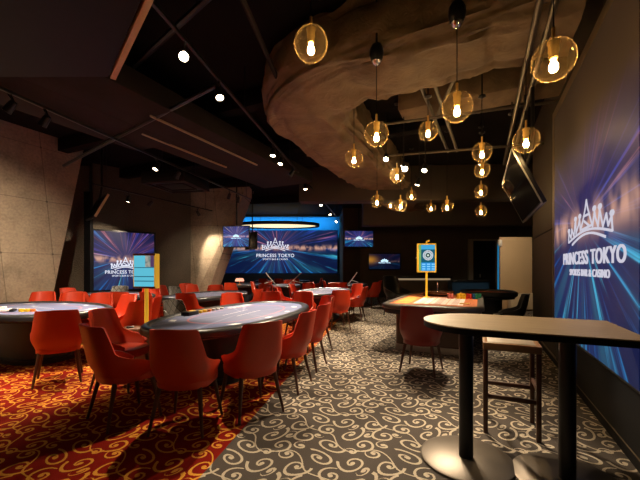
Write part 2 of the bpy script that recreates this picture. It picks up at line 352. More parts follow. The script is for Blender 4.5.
# ------------------------------------------------------------------ mesh building
class MB:
    def __init__(s): s.bm = bmesh.new()
    def add(s, vs, fs):
        v = [s.bm.verts.new(p) for p in vs]
        for f in fs:
            try: s.bm.faces.new([v[i] for i in f])
            except ValueError: pass
        return v
    def box(s, c, sz, rz=0.0, bev=0.0, mtx=None):
        x, y, z = (k / 2 for k in sz)
        R = mtx if mtx is not None else Matrix.Rotation(rz, 4, 'Z')
        c = Vector(c)
        v = s.add([c + R @ Vector((sx * x, sy * y, sz_ * z)) for sx in (-1, 1) for sy in (-1, 1) for sz_ in (-1, 1)],
                  [(0, 1, 3, 2), (4, 6, 7, 5), (0, 4, 5, 1), (2, 3, 7, 6), (0, 2, 6, 4), (1, 5, 7, 3)])
        if bev:
            es = {e for q in v for e in q.link_edges}
            bmesh.ops.bevel(s.bm, geom=list(es), offset=bev, segments=2, affect='EDGES', profile=.5)
        return s
    def tube(s, pts, r, n=10, cap=True):
        pts = [Vector(p) for p in pts]
        rs = r if isinstance(r, (list, tuple)) else [r] * len(pts)
        rings = []
        prev = None
        for i, p in enumerate(pts):
            d = (pts[min(i + 1, len(pts) - 1)] - pts[max(i - 1, 0)]).normalized()
            u = prev - d * prev.dot(d) if prev is not None else d.orthogonal()
            u.normalize(); prev = u
            w = d.cross(u)
            rings.append([s.bm.verts.new(p + (u * math.cos(2 * PI * k / n) + w * math.sin(2 * PI * k / n)) * rs[i]) for k in range(n)])
        for a, b in zip(rings, rings[1:]):
            for k in range(n): s.bm.faces.new((a[k], a[(k + 1) % n], b[(k + 1) % n], b[k]))
        if cap:
            s.bm.faces.new(rings[0][::-1]); s.bm.faces.new(rings[-1])
        return s
    def lathe(s, prof, n=24, c=(0, 0, 0), mtx=None):
        c = Vector(c); R = mtx or Matrix()
        rings = []
        for r, z in prof:
            if r < 1e-5: rings.append([s.bm.verts.new(c + R @ Vector((0, 0, z)))])
            else: rings.append([s.bm.verts.new(c + R @ Vector((r * math.cos(2 * PI * k / n), r * math.sin(2 * PI * k / n), z))) for k in range(n)])
        for a, b in zip(rings, rings[1:]):
            for k in range(n):
                if len(a) == 1 and len(b) == 1: continue
                if len(a) == 1: s.bm.faces.new((a[0], b[(k + 1) % n], b[k]))
                elif len(b) == 1: s.bm.faces.new((a[k], a[(k + 1) % n], b[0]))
                else: s.bm.faces.new((a[k], a[(k + 1) % n], b[(k + 1) % n], b[k]))
        return s
    def prism(s, poly, z0, z1, bev=0.0):
        n = len(poly)
        v = s.add([(p[0], p[1], z0) for p in poly] + [(p[0], p[1], z1) for p in poly],
                  [tuple(range(n))[::-1], tuple(range(n, 2 * n))] + [(i, (i + 1) % n, n + (i + 1) % n, n + i) for i in range(n)])
        if bev:
            es = [e for e in {e for q in v for e in q.link_edges} if abs(e.verts[0].co.z - e.verts[1].co.z) < 1e-6]
            bmesh.ops.bevel(s.bm, geom=es, offset=bev, segments=2, affect='EDGES', profile=.5)
        return s
    def ring_sweep(s, poly, prof):
        """sweep a closed profile [(offset outward, z)] round the closed outline"""
        n = len(poly); P = [Vector((p[0], p[1], 0)) for p in poly]
        nr = []
        for i in range(n):
            d = (P[(i + 1) % n] - P[i - 1]).normalized(); nr.append(Vector((d.y, -d.x, 0)))
        rows = [[s.bm.verts.new(P[i] + nr[i] * o + Vector((0, 0, z))) for (o, z) in prof] for i in range(n)]
        m = len(prof)
        for i in range(n):
            a, b = rows[i], rows[(i + 1) % n]
            for k in range(m): s.bm.faces.new((a[k], b[k], b[(k + 1) % m], a[(k + 1) % m]))
        return s
    def done(s, name, m, parent=None, smooth=35):
        bmesh.ops.recalc_face_normals(s.bm, faces=s.bm.faces)
        me = bpy.data.meshes.new(name); s.bm.to_mesh(me); s.bm.free()
        me.materials.append(m)
        if smooth:
            me.polygons.foreach_set('use_smooth', [True] * len(me.polygons))
            me.set_sharp_from_angle(angle=math.radians(smooth))
        o = bpy.data.objects.new(name, me); COL.objects.link(o)
        if parent is not None: o.parent = parent
        return o

def tag(o, label, cat, group=None, kind=None):
    o['label'] = label; o['category'] = cat
    if group: o['group'] = group
    if kind: o['kind'] = kind
    return o
def thing(name, label, cat, loc=(0, 0, 0), rz=0.0, group=None):
    o = bpy.data.objects.new(name, None); COL.objects.link(o)
    o.location = loc; o.rotation_euler = (0, 0, rz); o.empty_display_size = .1
    return tag(o, label, cat, group)
def struct(o):
    o['kind'] = 'structure'; return o
def dup(root, loc, rz, label=None, group=None):
    r = root.copy(); COL.objects.link(r); r.location = loc; r.rotation_euler = (0, 0, rz)
    if label: r['label'] = label
    if group: r['group'] = group
    for ch in list(root.children):
        c = ch.copy(); COL.objects.link(c); c.parent = r
        for g in list(ch.children):
            d = g.copy(); COL.objects.link(d); d.parent = c
    return r
def face(f):      # turn local +y to the direction f
    return math.atan2(-f[0], f[1])
def stadium(hl, hw, rad=None, n=10):
    """outline, long side along y, counter-clockwise"""
    rad = rad or hw; pts = []
    for (cx, cy, a0) in ((hw - rad, hl - rad, 0), (-hw + rad, hl - rad, PI / 2), (-hw + rad, -hl + rad, PI), (hw - rad, -hl + rad, 1.5 * PI)):
        for k in range(n + 1):
            a = a0 + PI / 2 * k / n
            pts.append((cx + rad * math.cos(a), cy + rad * math.sin(a)))
    res = []
    for p in pts:
        if not res or (Vector(p) - Vector(res[-1])).length > 1e-4: res.append(p)
    if (Vector(res[0]) - Vector(res[-1])).length < 1e-4: res.pop()
    return res
def oval(hl, hw, n=64, e=2.35):
    return [(hw * math.copysign(abs(math.cos(2 * PI * k / n)) ** (2 / e), math.cos(2 * PI * k / n)), hl * math.copysign(abs(math.sin(2 * PI * k / n)) ** (2 / e), math.sin(2 * PI * k / n))) for k in range(n)]
def spot(loc, target, watts, size=60, blend=.5, col=(1, .80, .55), rad=.05):
    l = bpy.data.lights.new('spot_beam', 'SPOT'); l.energy = watts; l.spot_size = math.radians(size); l.spot_blend = blend; l.color = col; l.shadow_soft_size = rad
    o = bpy.data.objects.new('spot_beam', l); COL.objects.link(o); o.location = loc
    o.rotation_euler = (Vector(target) - Vector(loc)).to_track_quat('-Z', 'Y').to_euler(); return o

# ------------------------------------------------------------------ the setting
struct(MB().prism([(-12, -3), (12, -3), (12, 21), (-12, 21)], -.1, 0).done('floor', CARPET, smooth=0))
struct(MB().prism([(-12, -3), (12, -3), (12, 21), (-12, 21)], CEIL, CEIL + .1).done('ceiling', CEILM, smooth=0))
def wallx(d): return 1.125 + .4696 * d
def wall(name, p0, p1, th, m, z0=0, z1=CEIL):
    """wall from p0 to p1 in plan; thickness goes to the right of the walking direction; local x runs along the wall"""
    p0, p1 = Vector((*p0, 0)), Vector((*p1, 0)); L = (p1 - p0).length
    o = MB().prism([(0, 0), (L, 0), (L, -th), (0, -th)][::-1], z0, z1).done(name, m, smooth=0)
    o.location = p0; d = p1 - p0; o.rotation_euler = (0, 0, math.atan2(d.y, d.x)); return struct(o)
wall('wall_right', (wallx(-1.5), -1.5), (wallx(7.2), 7.2), .25, BROWNWALL)
wall('wall_side_far', (wallx(7.2)+.02, 7.2), (wallx(7.2) + 5, 6.0), .25, BROWNWALL)
wall('wall_far_right', (9.6, 5.9), (9.6, 17), .25, DARKWALL)
wall('wall_back_right', (9.6, 16.6), (1.12, 16.6), .25, DARKWALL)
wall('wall_return', (1.12, 16.55), (1.12, 19.55), .25, DARKWALL)
wall('wall_back_left', (1.3, 19.6), (-9.5, 19.6), .25, BLUEWALL)
# dark panelling beside the big screen
struct(MB().box((1.55, 16.55, 1.6), (.8, .06, 3.2), bev=.01).done('trim_1', BROWNWALL))
# left: leaning board-marked concrete, a rough recess, and the angled dark wall that carries a screen
def lx(d): return -6.4 + .43 * (d - 6.5)
def onleft(px):            # depth where a sight line meets the left wall
    k = (px - 320) / F
    return (-6.4 - .43 * 6.5) / (k - .43)
d_top, d_bot = onleft(84), onleft(53)
zt_, zb_ = gz(148, d_top), gz(295, d_bot)
sl = (d_top - d_bot) / (zt_ - zb_)
L0 = -2.0
def lw(d, z): return ((d - L0) * math.hypot(1, .43), 0, z)
q = [(L0, 0), (d_bot - sl * zb_, 0), (d_bot + sl * (CEIL - zb_), CEIL), (L0, CEIL)]
mb = MB()
mb.add([lw(d, z) for d, z in q] + [(lw(d, z)[0], .5, z) for d, z in q], [(0, 1, 2, 3), (7, 6, 5, 4), (0, 4, 5, 1), (1, 5, 6, 2), (2, 6, 7, 3), (3, 7, 4, 0)])
o = mb.done('wall_left', CONC, smooth=0); o.location = (lx(L0), L0, 0); o.rotation_euler = (0, 0, math.atan2(1, .43)); struct(o)
struct(wall('wall_recess', (-6.62, 9.75), (-10.5, 9.4), .3, ROUGHC))
WD = Vector((1.1, 1.0, 0)).normalized()
p0 = Vector((-6.35, 9.5, 0)); p1 = p0 + WD * 2.75
struct(wall('wall_left_screen', tuple(p1[:2]), tuple(p0[:2]), .3, DARKROUGH))
struct(MB().box((0,0,1.75),(.17,.12,3.5)).done('trim_2', BLACK)); bpy.data.objects['trim_2'].location = (gx(88.5, 9.3), 9.3, 0)
# second concrete mass with a leaning flank
mb = MB()
def cpt(x, y, z): return (x, y, z)
D0 = 11.6
mb.add([(-5.0, D0, 0), (-4.45, D0, 0), (-3.35, D0, CEIL), (-5.0, D0, CEIL), (-5.0, D0 + 1.4, 0), (-4.45, D0 + 1.4, 0), (-3.35, D0 + 1.4, CEIL), (-5.0, D0 + 1.4, CEIL)],
       [(0, 1, 2, 3), (7, 6, 5, 4), (0, 4, 5, 1), (1, 5, 6, 2), (2, 6, 7, 3), (3, 7, 4, 0)])
struct(mb.done('wall_pier', CONC, smooth=0))
mb = MB()
a_, b_ = (-4.45, -4.10), (-3.35, -2.55)
mb.add([(a_[0], D0 - .02, 0), (a_[1], D0 + .25, 0), (b_[1], D0 + .25, CEIL), (b_[0], D0 - .02, CEIL), (a_[0], D0 + 1.5, 0), (a_[1], D0 + 1.5, 0), (b_[1], D0 + 1.5, CEIL), (b_[0], D0 + 1.5, CEIL)],
       [(0, 1, 2, 3), (7, 6, 5, 4), (0, 4, 5, 1), (1, 5, 6, 2), (2, 6, 7, 3), (3, 7, 4, 0)])
struct(mb.done('pillar_leaning', CONC, smooth=0))
# low navy plinth under the big screen
struct(MB().box((-2.2, 19.2, .5475), (6.6, .7, 1.095), bev=.0).done('wall_plinth', NAVY))
# baseboard and the frame round the right wall's screen
def along_right(d, off=0.0): return Vector((wallx(d), d, 0)) - B * off
def rbar(name, d0, d1, z0, z1, th, m, off=0.0):
    c = (along_right(d0) + along_right(d1)) / 2 - B * (off + th / 2)
    L = (along_right(d1) - along_right(d0)).length
    o = MB().box((0, 0, 0), (L, th, z1 - z0), bev=.006).done(name, m)
    o.location = (c.x, c.y, (z0 + z1) / 2); o.rotation_euler = (0, 0, math.atan2(A.y, A.x)); return struct(o)
rbar('baseboard_right', -1.4, 7.15, 0, .09, .02, BLACK)
rbar('baseboard_right_cap', -1.4, 7.15, .0905, .108, .026, TRIMB)
rbar('trim_7', -1.4, 4.85, .11, .60, .03, mat('charcoal_lower_wall', (.010, .011, .014), .5, spec=.15))  # dark charcoal panel laid over the lower right wall
rbar('trim_3', 4.86, 4.98, .5, 3.56, .05, TRIMB)
rbar('trim_4', .9, 4.98, 3.565, 3.68, .05, TRIMB)
rbar('trim_5', 4.985, 7.15, 2.02, 2.04, .012, BLACK)
# back-right bulkhead and ceiling beams
struct(MB().box((3.2, 9.9, 3.85), (7.6, .5, .98), rz=-.06, bev=.01).done('beam_bulkhead', BROWNWALL))
struct(MB().box((6.2, 13.6, 3.7), (9.0, .5, 1.2), bev=.01).done('beam_far', DARKWALL))
for i, d in enumerate((6.3, 8.6, 11.0, 14.0)):
    o = struct(MB().box((0, 0, 4.2), (11 if i < 3 else 8, .22, .28), bev=.01).done('ceiling_beam', CEILM)); o.location = (-2.6, d, 0); o.rotation_euler = (0, 0, -.42 if i < 2 else -.2)
# dropped black bulkhead, top left, with a tan metal edge strip
mb = MB().prism([(-5.0, .2), (-1.02, .2), (-1.02, 2.12), (-2.1, 3.38), (-5.0, 3.38)], 3.32, CEIL - .01)
struct(mb.done('ceiling_bulkhead', BLACK, smooth=0))
e0, e1 = Vector((-2.1, 3.39, 3.33)), Vector((-1.0, 2.12, 3.33)); dd = (e1 - e0).normalized(); nn = Vector((-dd.y, dd.x, 0)) * -1
if nn.dot(Vector((1, 1, 0))) < 0: nn = -nn
o = MB().box((0, 0, 0), ((e1 - e0).length, .05, .10), bev=.004).done('trim_6', TANST); o.location = (e0 + e1) / 2 + nn * .03 + Vector((0, 0, .03)); o.rotation_euler = (0, 0, math.atan2(dd.y, dd.x)); struct(o)

# door in the back-right wall
dz = 16.5
x0, x1 = gx(470.5, dz), gx(497, dz); zt = gz(240, dz)
mb = MB(); mb.box((x0, dz, zt / 2), (.22, .12, zt)); mb.box((x1, dz, zt / 2), (.14, .12, zt)); mb.box(((x0 + x1) / 2, dz, zt), (x1 - x0 + .2, .12, .08))
dr = struct(MB().box(((x0 + x1) / 2, dz + .03, zt / 2 - .02), (x1 - x0 - .1, .05, zt - .05)).done('door_1', BLACKM))
fr = mb.done('door_frame', mat('door_frame_grey', (.34, .30, .25), .4, var=.1), dr)
MB().box((x0 + .45, dz - .04, 1.05), (.04, .06, .16), bev=.01).done('door_handle', STEEL, dr)

# ------------------------------------------------------------------ screens
def text_mesh(body, size, m, name, parent, loc, xs=1.0, thick=.004, bold=.0):
    cu = bpy.data.curves.new('txt', 'FONT'); cu.body = body; cu.size = size; cu.align_x = 'CENTER'; cu.align_y = 'CENTER'; cu.extrude = thick; cu.offset = bold; cu.space_character = 1.08
    t = bpy.data.objects.new('txt', cu); COL.objects.link(t)
    dg = bpy.context.evaluated_depsgraph_get()
    me = bpy.data.meshes.new_from_object(t.evaluated_get(dg)); bpy.data.objects.remove(t); bpy.data.curves.remove(cu)
    me.materials.clear(); me.materials.append(m)
    R = Matrix.Rotation(PI / 2, 4, 'X') @ Matrix.Diagonal((xs, 1, 1, 1))
    me.transform(R)
    # one mesh per word: walk the letters from left to right and cut where the gap is as wide as a space
    fs = sorted(range(len(me.polygons)), key=lambda i: min(me.vertices[v].co.x for v in me.polygons[i].vertices))
    words_, cur, right = [], [], None
    for i in fs:
        xs_ = [me.vertices[v].co.x for v in me.polygons[i].vertices]
        if right is not None and min(xs_) - right > size * xs * .17: words_.append(cur); cur = []
        cur.append(i); right = max(xs_) if right is None else max(right, max(xs_))
    words_.append(cur)
    for w_ in words_:
        ids = sorted({v for i in w_ for v in me.polygons[i].vertices}); mp = {v: k for k, v in enumerate(ids)}
        m2 = bpy.data.meshes.new(name); m2.from_pydata([me.vertices[v].co for v in ids], [], [[mp[v] for v in me.polygons[i].vertices] for i in w_]); m2.materials.append(m)
        o = bpy.data.objects.new(name, m2); COL.objects.link(o); o.parent = parent; o.location = loc
    return o
def strokes(mb, pts, w, t=.006):
    for p, q in zip(pts, pts[1:]):
        a, b = Vector((p[0], 0, p[1])), Vector((q[0], 0, q[1])); d = (b - a); n = Vector((-d.z, 0, d.x)).normalized() * w / 2
        e = d.normalized() * w * .35
        y0, y1 = Vector((0, -t, 0)), Vector((0, 0, 0))
        P = [a - e - n, b + e - n, b + e + n, a - e + n]
        mb.add([v + y0 for v in P] + [v + y1 for v in P], [(0, 1, 2, 3), (7, 6, 5, 4), (0, 4, 5, 1), (1, 5, 6, 2), (2, 6, 7, 3), (3, 7, 4, 0)])
def crown(w, m, parent, loc, lw=.03, ck=.72):
    """crown drawn as a skyline of pen strokes"""
    mb = MB(); s = w / 2; W = w * lw
    def S(pts): strokes(mb, [(x * s, z * s * ck) for x, z in pts], W)
    S([(-1, .04), (-.98, .42), (-.84, .2), (-.80, .52), (-.66, .22), (-.60, .68), (-.56, .76), (-.54, .30), (-.40, .58), (-.34, .78), (-.30, .36), (-.18, .62), (-.06, 1.02), (0, 1.30), (.06, 1.02), (.20, .58), (.28, .36), (.36, .80), (.40, .58), (.50, .30), (.56, .78), (.60, .60), (.68, .24), (.80, .56), (.86, .22), (.97, .44), (1, .04)])
    S([(-.14, .80), (.14, .80)]); S([(-.10, .62), (.12, .42)]); S([(-.22, .36), (.22, .40)])
    arc = [(-.98 + 1.96 * k / 14, .04 + .26 * math.sin(PI * k / 14)) for k in range(15)]
    S(arc); S([(x * .78, z - .12) for x, z in arc])
    for cx, cz in ((-.98, .50), (-.57, .85), (.57, .86), (.98, .52), (-.33, .87), (.35, .89)):
        S([(cx + .05 * math.cos(k * PI / 4), cz + .05 * math.sin(k * PI / 4)) for k in range(9)])
    o = mb.done('crown_emblem', m, parent, smooth=0); o.location = loc; return o
def screen(name, label, cat, c, right, w, h, strength, logo=None, zc=0.0, thick=.06, frame=BLACKM, tilt=0.0, lm=None, group=None, fw=.03, kw={}):
    t = thing(name, label, cat, c, math.atan2(right[1], right[0]), group)
    if tilt: t.rotation_euler = (tilt, 0, t.rotation_euler.z)
    mb = MB().box((0, thick / 2, 0), (w + fw * 2, thick, h + fw * 2), bev=.006)
    mb.done('housing', frame, t)
    dp = MB().box((0, -.004, 0), (w, .006, h)).done('display', screen_mat(label[:40], w, h, strength, zc, **kw), t, smooth=0)
    lm = lm or WHITEGLOW
    if logo == 'full':
        crown(w * kw_logo['cw'], lm, dp, (kw_logo['x'], -.008, kw_logo['cz'] * h), kw_logo.get('lw', .03), kw_logo.get('ck', .72))
        text_mesh('PRINCESS TOKYO', kw_logo['ts'], lm, 'lettering', dp, (kw_logo['x'], -.012, kw_logo['tz'] * h), xs=kw_logo['xs'], bold=kw_logo['ts'] * .010)
        text_mesh('SPORTS BAR & CASINO', kw_logo['ts'] * .52, lm, 'lettering', dp, (kw_logo['x'], -.012, (kw_logo['tz']) * h - kw_logo['ts'] * .78), xs=kw_logo['xs'] * .98, bold=0)
    elif logo == 'small':
        crown(w * .22, lm, dp, (0, -.008, -.02 * h), lw=.06)
        text_mesh('PRINCESS TOKYO', w * .045, lm, 'lettering', dp, (0, -.012, -.09 * h), bold=w * .001)
    return t
# right wall screen
dc = 3.42
kw_logo = dict(x=.19, cw=.52, cz=-.122, tz=-.186, ts=.19, xs=1.22, ck=.40, lw=.015)
c = along_right(dc, .075); c.z = 2.05
screen('led_screen', 'huge wall screen of blue light streaks and crown logo above the high table', 'screen', c, -A, 2.76, 2.86, .80, 'full', zc=-.17, kw=dict(top_fade=(.07, .38), warm=1.0, cloth=(.085, .064, .044)), lm=emit('logo_soft', (.62, .60, .70), .85))
# left angled wall screen
wl = p0 + WD * .14
c = (Vector((gx(95, 9.5), 9.5, 0)) + Vector((gx(151, 10.55), 10.55, 0))) / 2; c.z = 1.63
nrm = Vector((WD.y, -WD.x, 0))
c += nrm * .12
kw_logo = dict(x=0, cw=.46, cz=-.14, tz=-.20, ts=.135, xs=.90)
screen('led_screen', 'squarish wall screen with crown logo on the dark wall beside the left concrete wall', 'screen', c, WD, 1.56, 1.66, .85, 'full', zc=.05, fw=.05, kw=dict(seed=3.0))
# the great screen on the far wall
xs0, xs1 = gx(218, 19.45), gx(337, 19.45)
kw_logo = dict(x=-.10, cw=.215, cz=.04, tz=-.09, ts=.265, xs=.95, lw=.022)
zt, zb = gz(231, 19.45), gz(273, 19.45)
screen('led_screen', 'wide blue video wall with crown logo at the far end of the hall', 'screen', ((xs0 + xs1) / 2, 19.24, (zt + zb) / 2), (1, 0, 0), xs1 - xs0, zt - zb, .80, 'full', zc=.22, thick=.1, frame=NAVY, kw=dict(seed=5.0))
# televisions
def tv(label, px0, px1, y0, y1, d, right, strength, tilt=0.0, seed=0.0, warm=.4, hang=True, logo='small', glow=False):
    w = (px1 - px0) / F * d; h = (y1 - y0) / F * d
    c = (gx((px0 + px1) / 2, d), d, gz((y0 + y1) / 2, d))
    t = screen('wall_television', label, 'television', c, right, w / max(.5, abs(right[0])), h, strength, logo, tilt=tilt, thick=.07, lm=TVWHITE, kw=dict(seed=seed, warm=warm, glow=glow))
    if hang: MB().tube([(0, .05, h * .3), (0, .05, CEIL - c[2])], .025).done('mounting_pole', BLACKM, t)
    return t
tv('television hung from the ceiling before the leaning concrete pier', 223, 249, 226.5, 246.5, 11.0, Vector((.98, -.12, 0)).normalized(), 1.7, seed=8.0)
tv('bright blue television hung right of the far video wall', 345, 373, 231, 246.5, 15.2, Vector((.995, .05, 0)), 1.2, seed=1.5, warm=.8)
tv('dim television on the dark back wall with an orange glow at its edge', 369, 400, 254, 269, 16.35, (1, 0, 0), .35, seed=12.0, hang=False, warm=1.0, glow=True)
# back of a television turned away, in front of the video wall, and another edge-on by the left wall
t = thing('wall_television', 'black back of a television beside the ceiling-hung blue one', 'television', (gx(251, 11.3), 11.3, gz(241, 11.3)), -.9)
MB().box((0, 0, 0), (.80, .06, .56), bev=.01).done('housing', BLACKM, t); MB().box((0, .05, 0), (.2, .06, .16), bev=.01).done('bracket', BLACK, t); MB().tube([(0, .05, .1), (0, .05, CEIL - gz(241, 11.3))], .02).done('mounting_pole', BLACK, t)
t = thing('wall_television', 'tilted black television seen edge-on above the left wall screen', 'television', (gx(97, 8.3), 8.3, gz(208, 8.3)), -.8)
R_ = Matrix.Rotation(-.45, 4, 'X')
MB().box((0, 0, 0), (1.0, .06, .62), mtx=R_, bev=.008).done('housing', BLACKM, t); MB().box(R_ @ Vector((0, -.034, -.02)), (.94, .01, .56), mtx=R_).done('display', BLACK, t)
MB().box(R_ @ Vector((.51, 0, 0)), (.014, .05, .62), mtx=R_).done('edge_strip', TANST, t)
MB().tube([(0, .04, .1), (0, .1, .5), (0, .1, CEIL - gz(208, 8.3))], .03).done('mounting_pole', BLACKM, t)
# tilted television over the right wall
tv_a = Vector((2.146, 3.8, 2.74)); tv_b = Vector((2.40, 3.68, 2.13)); LT = 1.75
ctr = (tv_a + tv_b) / 2 + A * LT / 2
t = thing('wall_television', 'dark switched-off television tilted down high beside the right wall', 'television', ctr, math.atan2(-A.y, -A.x))
dn = (tv_b - tv_a); hh = dn.length
tl = math.atan2(dn.dot(B), -dn.z)      # lean of the lower edge towards the wall
R_ = Matrix.Rotation(tl, 4, 'X')
GLOSS = mat('tv_black_glass', (.012, .014, .022), .06, var=.1)
MB().box((0, .03, 0), (LT, .05, hh), mtx=R_, bev=.008).done('housing', BLACKM, t)
MB().box(R_ @ Vector((0, -.001, 0)), (LT - .03, .012, hh - .03), mtx=R_).done('display', GLOSS, t)
mb = MB()
for sx, sz, wx, wz in ((0, hh / 2 + .006, LT + .024, .012), (0, -hh / 2 - .006, LT + .024, .012), (LT / 2 + .006, 0, .012, hh), (-LT / 2 - .006, 0, .012, hh)):
    mb.box(R_ @ Vector((sx, .0, sz)), (wx, .014, wz), mtx=R_)
mb.done('bezel', STEEL, t)
mb = MB()
for sx in (-.35, .35): mb.tube([R_ @ Vector((sx, .06, .1)), (sx, .12, .45), (sx, .12, CEIL - ctr.z)], .02)
mb.done('hanger', BLACKM, t)

# ------------------------------------------------------------------ ceiling services
def rods(name, label, cat, p, q, r=.02, m=BLACKM, group=None):
    return tag(MB().tube([p, q], r, n=8).done(name, m), label, cat, group)
# lagged duct
def duct():
    def bez(a, b, c, t): return a * (1 - t) ** 2 + b * 2 * t * (1 - t) + c * t * t
    P = []
    s, k1, k2 = Vector((2.42, 3.20, 0)), Vector((.50, 4.20, 0)), Vector((.02, 5.95, 0))
    e = k2 + A * 9.0
    for i in range(34): P.append(s.lerp(k1, i / 34))
    for i in range(26): P.append(bez(k1, Vector((-.56, 4.76, 0)), k2, i / 26))
    for i in range(110): P.append(k2.lerp(e, i / 109))
    n = len(P); mb = MB(); rows = []; M_ = 72
    for i in range(n):
        d = (P[min(i + 1, n - 1)] - P[max(i - 1, 0)]).normalized(); nr = Vector((d.y, -d.x, 0))
        f = min(1, max(0, (i - 30) / 34)); hw = .54 * (1 - f) + .70 * f
        row = []
        for k in range(M_):
            a = 2 * PI * k / M_
            ca, sa = math.cos(a), math.sin(a)
            u = math.copysign(abs(ca) ** .45, ca) * hw; v = math.copysign(abs(sa) ** .45, sa) * .36
            p = P[i] + nr * u + Vector((0, 0, 4.02 + v))
            arc = i * .075; rd_ = k / M_ * 4.6
            w1 = 1 - abs(noise.noise(Vector((arc * .9, math.cos(a) * 2.6 + arc * .25, math.sin(a) * 2.6))))
            w3 = 1 - abs(noise.noise(Vector((arc * 1.7 + 9, math.cos(a) * 5.5 - arc * .5, math.sin(a) * 5.5))))
            w2 = noise.noise(p * .9)
            amp = .085 * (w1 ** 3 - .5) + .04 * (w3 ** 4 - .4) + .05 * w2
            seam = -.04 * math.exp(-((i % 24 - 11) / 1.1) ** 2)
            out = (nr * u * .6 + Vector((0, 0, v))).normalized()
            row.append(mb.bm.verts.new(p + out * (amp + seam)))
        rows.append(row)
    for a, b in zip(rows, rows[1:]):
        for k in range(M_): mb.bm.faces.new((a[k], a[(k + 1) % M_], b[(k + 1) % M_], b[k]))
    mb.bm.faces.new(rows[0]); mb.bm.faces.new(rows[-1][::-1])
    return mb.done('ceiling_air_duct', DUCT, smooth=80)
tag(duct(), 'fat ceiling duct wrapped in wrinkled brown cloth, bending above the pendants', 'air duct')
o = MB().box((0, 0, 4.06), (2.6, .55, .40), bev=.06).done('ceiling_cross_duct', DUCT); o.location = (2.5, 5.0, 0); o.rotation_euler = (0, 0, math.atan2(B.y, B.x)); tag(o, 'straight lagged duct behind the conduits, beyond the bent one', 'air duct')
# flat brown duct with two pale slots
t = thing('ceiling_slot_unit', 'long flat brown ceiling unit with two pale slot strips', 'ceiling unit', (-2.15, 6.2, 3.62), math.atan2(-A.x, A.y))
MB().box((-.1, .2, .16), (1.5, 6.0, .30), bev=.02).done('body', PANELC, t)
for sx, y0, y1 in ((-.42, -.9, 1.15), (.28, -1.3, 1.3)):
    MB().box((sx, (y0 + y1) / 2, -.004), (.03, y1 - y0, .03), bev=.004).done('slot_strip', SLOTM, t)
o = MB().box((0, 0, .2), (1.1, 3.4, .4), bev=.06).done('ceiling_side_duct', PANELC); o.location = (-3.7, 4.7, 3.62); o.rotation_euler = (0, 0, math.atan2(-A.x, A.y)); tag(o, 'shorter brown boxed duct above the left poker table', 'air duct')
# cassette air conditioner
t = thing('ceiling_air_conditioner', 'square black ceiling air conditioner with a framed grille', 'air conditioner', (-3.45, 8.2, 3.38), -.2)
MB().box((0, 0, .12), (1.1, 1.1, .24), bev=.02).done('body', BLACK, t)
mb = MB()
for sx, sy, wx, wy in ((0, .5, 1.1, .1), (0, -.5, 1.1, .1), (.5, 0, .1, .9), (-.5, 0, .1, .9), (0, .28, .7, .03), (0, -.28, .7, .03), (.34, 0, .03, .56), (-.34, 0, .03, .56)): mb.box((sx, sy, -.008), (wx, wy, .03), bev=.004)
mb.done('grille', PANELC, t)
for sx in (-.4, .4): MB().tube([(sx, 0, .24), (sx, 0, CEIL - 3.38)], .01).done('hanger', BLACKM, t)
# track rails
def track(label, p, q):
    t = thing('ceiling_track_rail', label, 'track rail', (Vector(p) + Vector(q)) / 2, math.atan2(q[1] - p[1], q[0] - p[0]), 'track rails under the ceiling')
    L = (Vector(q) - Vector(p)).length
    MB().box((0, 0, 0), (L, .036, .034), bev=.003).done('rail', BLACKM, t)
    for k in range(int(L / 2.4) + 1):
        x = -L / 2 + .3 + k * (L - .6) / max(1, int(L / 2.4)); MB().tube([(x, 0, .017), (x, 0, CEIL - p[2])], .006, n=6).done('hanger', BLACKM, t)
    return t
def tk1(d): return (-1.31 + .178 * (d - 3.73), d, 3.72)
def tk2(d): return (-3.80 + .25 * (d - 4.04), d, 3.56)
def tk3(d): return (-4.9 + .42 * (d - 8.0), d, 3.30)
track('long track rail of spotlights down the middle of the hall', tk1(2.2), tk1(17.5))
track('track rail of spotlights along the left concrete wall', tk2(2.5), tk2(10.6))
track('short far track rail above the left wall screen', tk3(7.6), tk3(11.2))
rods('ceiling_pipe', 'dark pipe crossing the left ceiling toward the middle rail', 'pipe', (-5.2, 6.9, 3.5), (-1.3, 4.25, 3.7), .03)
rods('ceiling_pipe', 'dark pipe above the brightest spotlight at the top', 'pipe', (-.3, 2.6, 4.0), (-3.4, 5.2, 4.0), .035)
rods('ceiling_pipe', 'straight pipe running beside the middle rail at the top', 'pipe', (-.85, 2.0, 3.9), (-.35, 6.2, 3.9), .03, PANELC)
for i, (p, q, r, l) in enumerate((((1.62, 2.4, 3.62), (3.9, 7.2, 3.62), .03, 'steel conduit slanting to the tilted television'), ((1.74, 2.36, 3.66), (4.02, 7.15, 3.66), .03, 'second steel conduit slanting beside the first'),
        ((1.2, 4.2, 3.78), (2.6, 6.9, 3.78), .028, 'pale conduit behind the middle pendants'), ((1.36, 4.15, 3.78), (2.76, 6.85, 3.78), .028, 'twin conduit right of the pale one'),
        ((1.62, 3.8, 3.8), (1.9, 5.8, 3.8), .026, 'conduit crossing the pair behind the pendants'), ((1.3, 6.6, 3.6), (4.1, 5.9, 3.6), .025, 'level conduit crossing behind the pendant column'), ((1.0, 5.4, 3.7), (3.4, 4.6, 3.7), .022, 'level conduit crossing ahead of the pendant column'))):
    rods('ceiling_conduit', l, 'conduit', p, q, r, CONDUIT, 'conduits above the pendants')

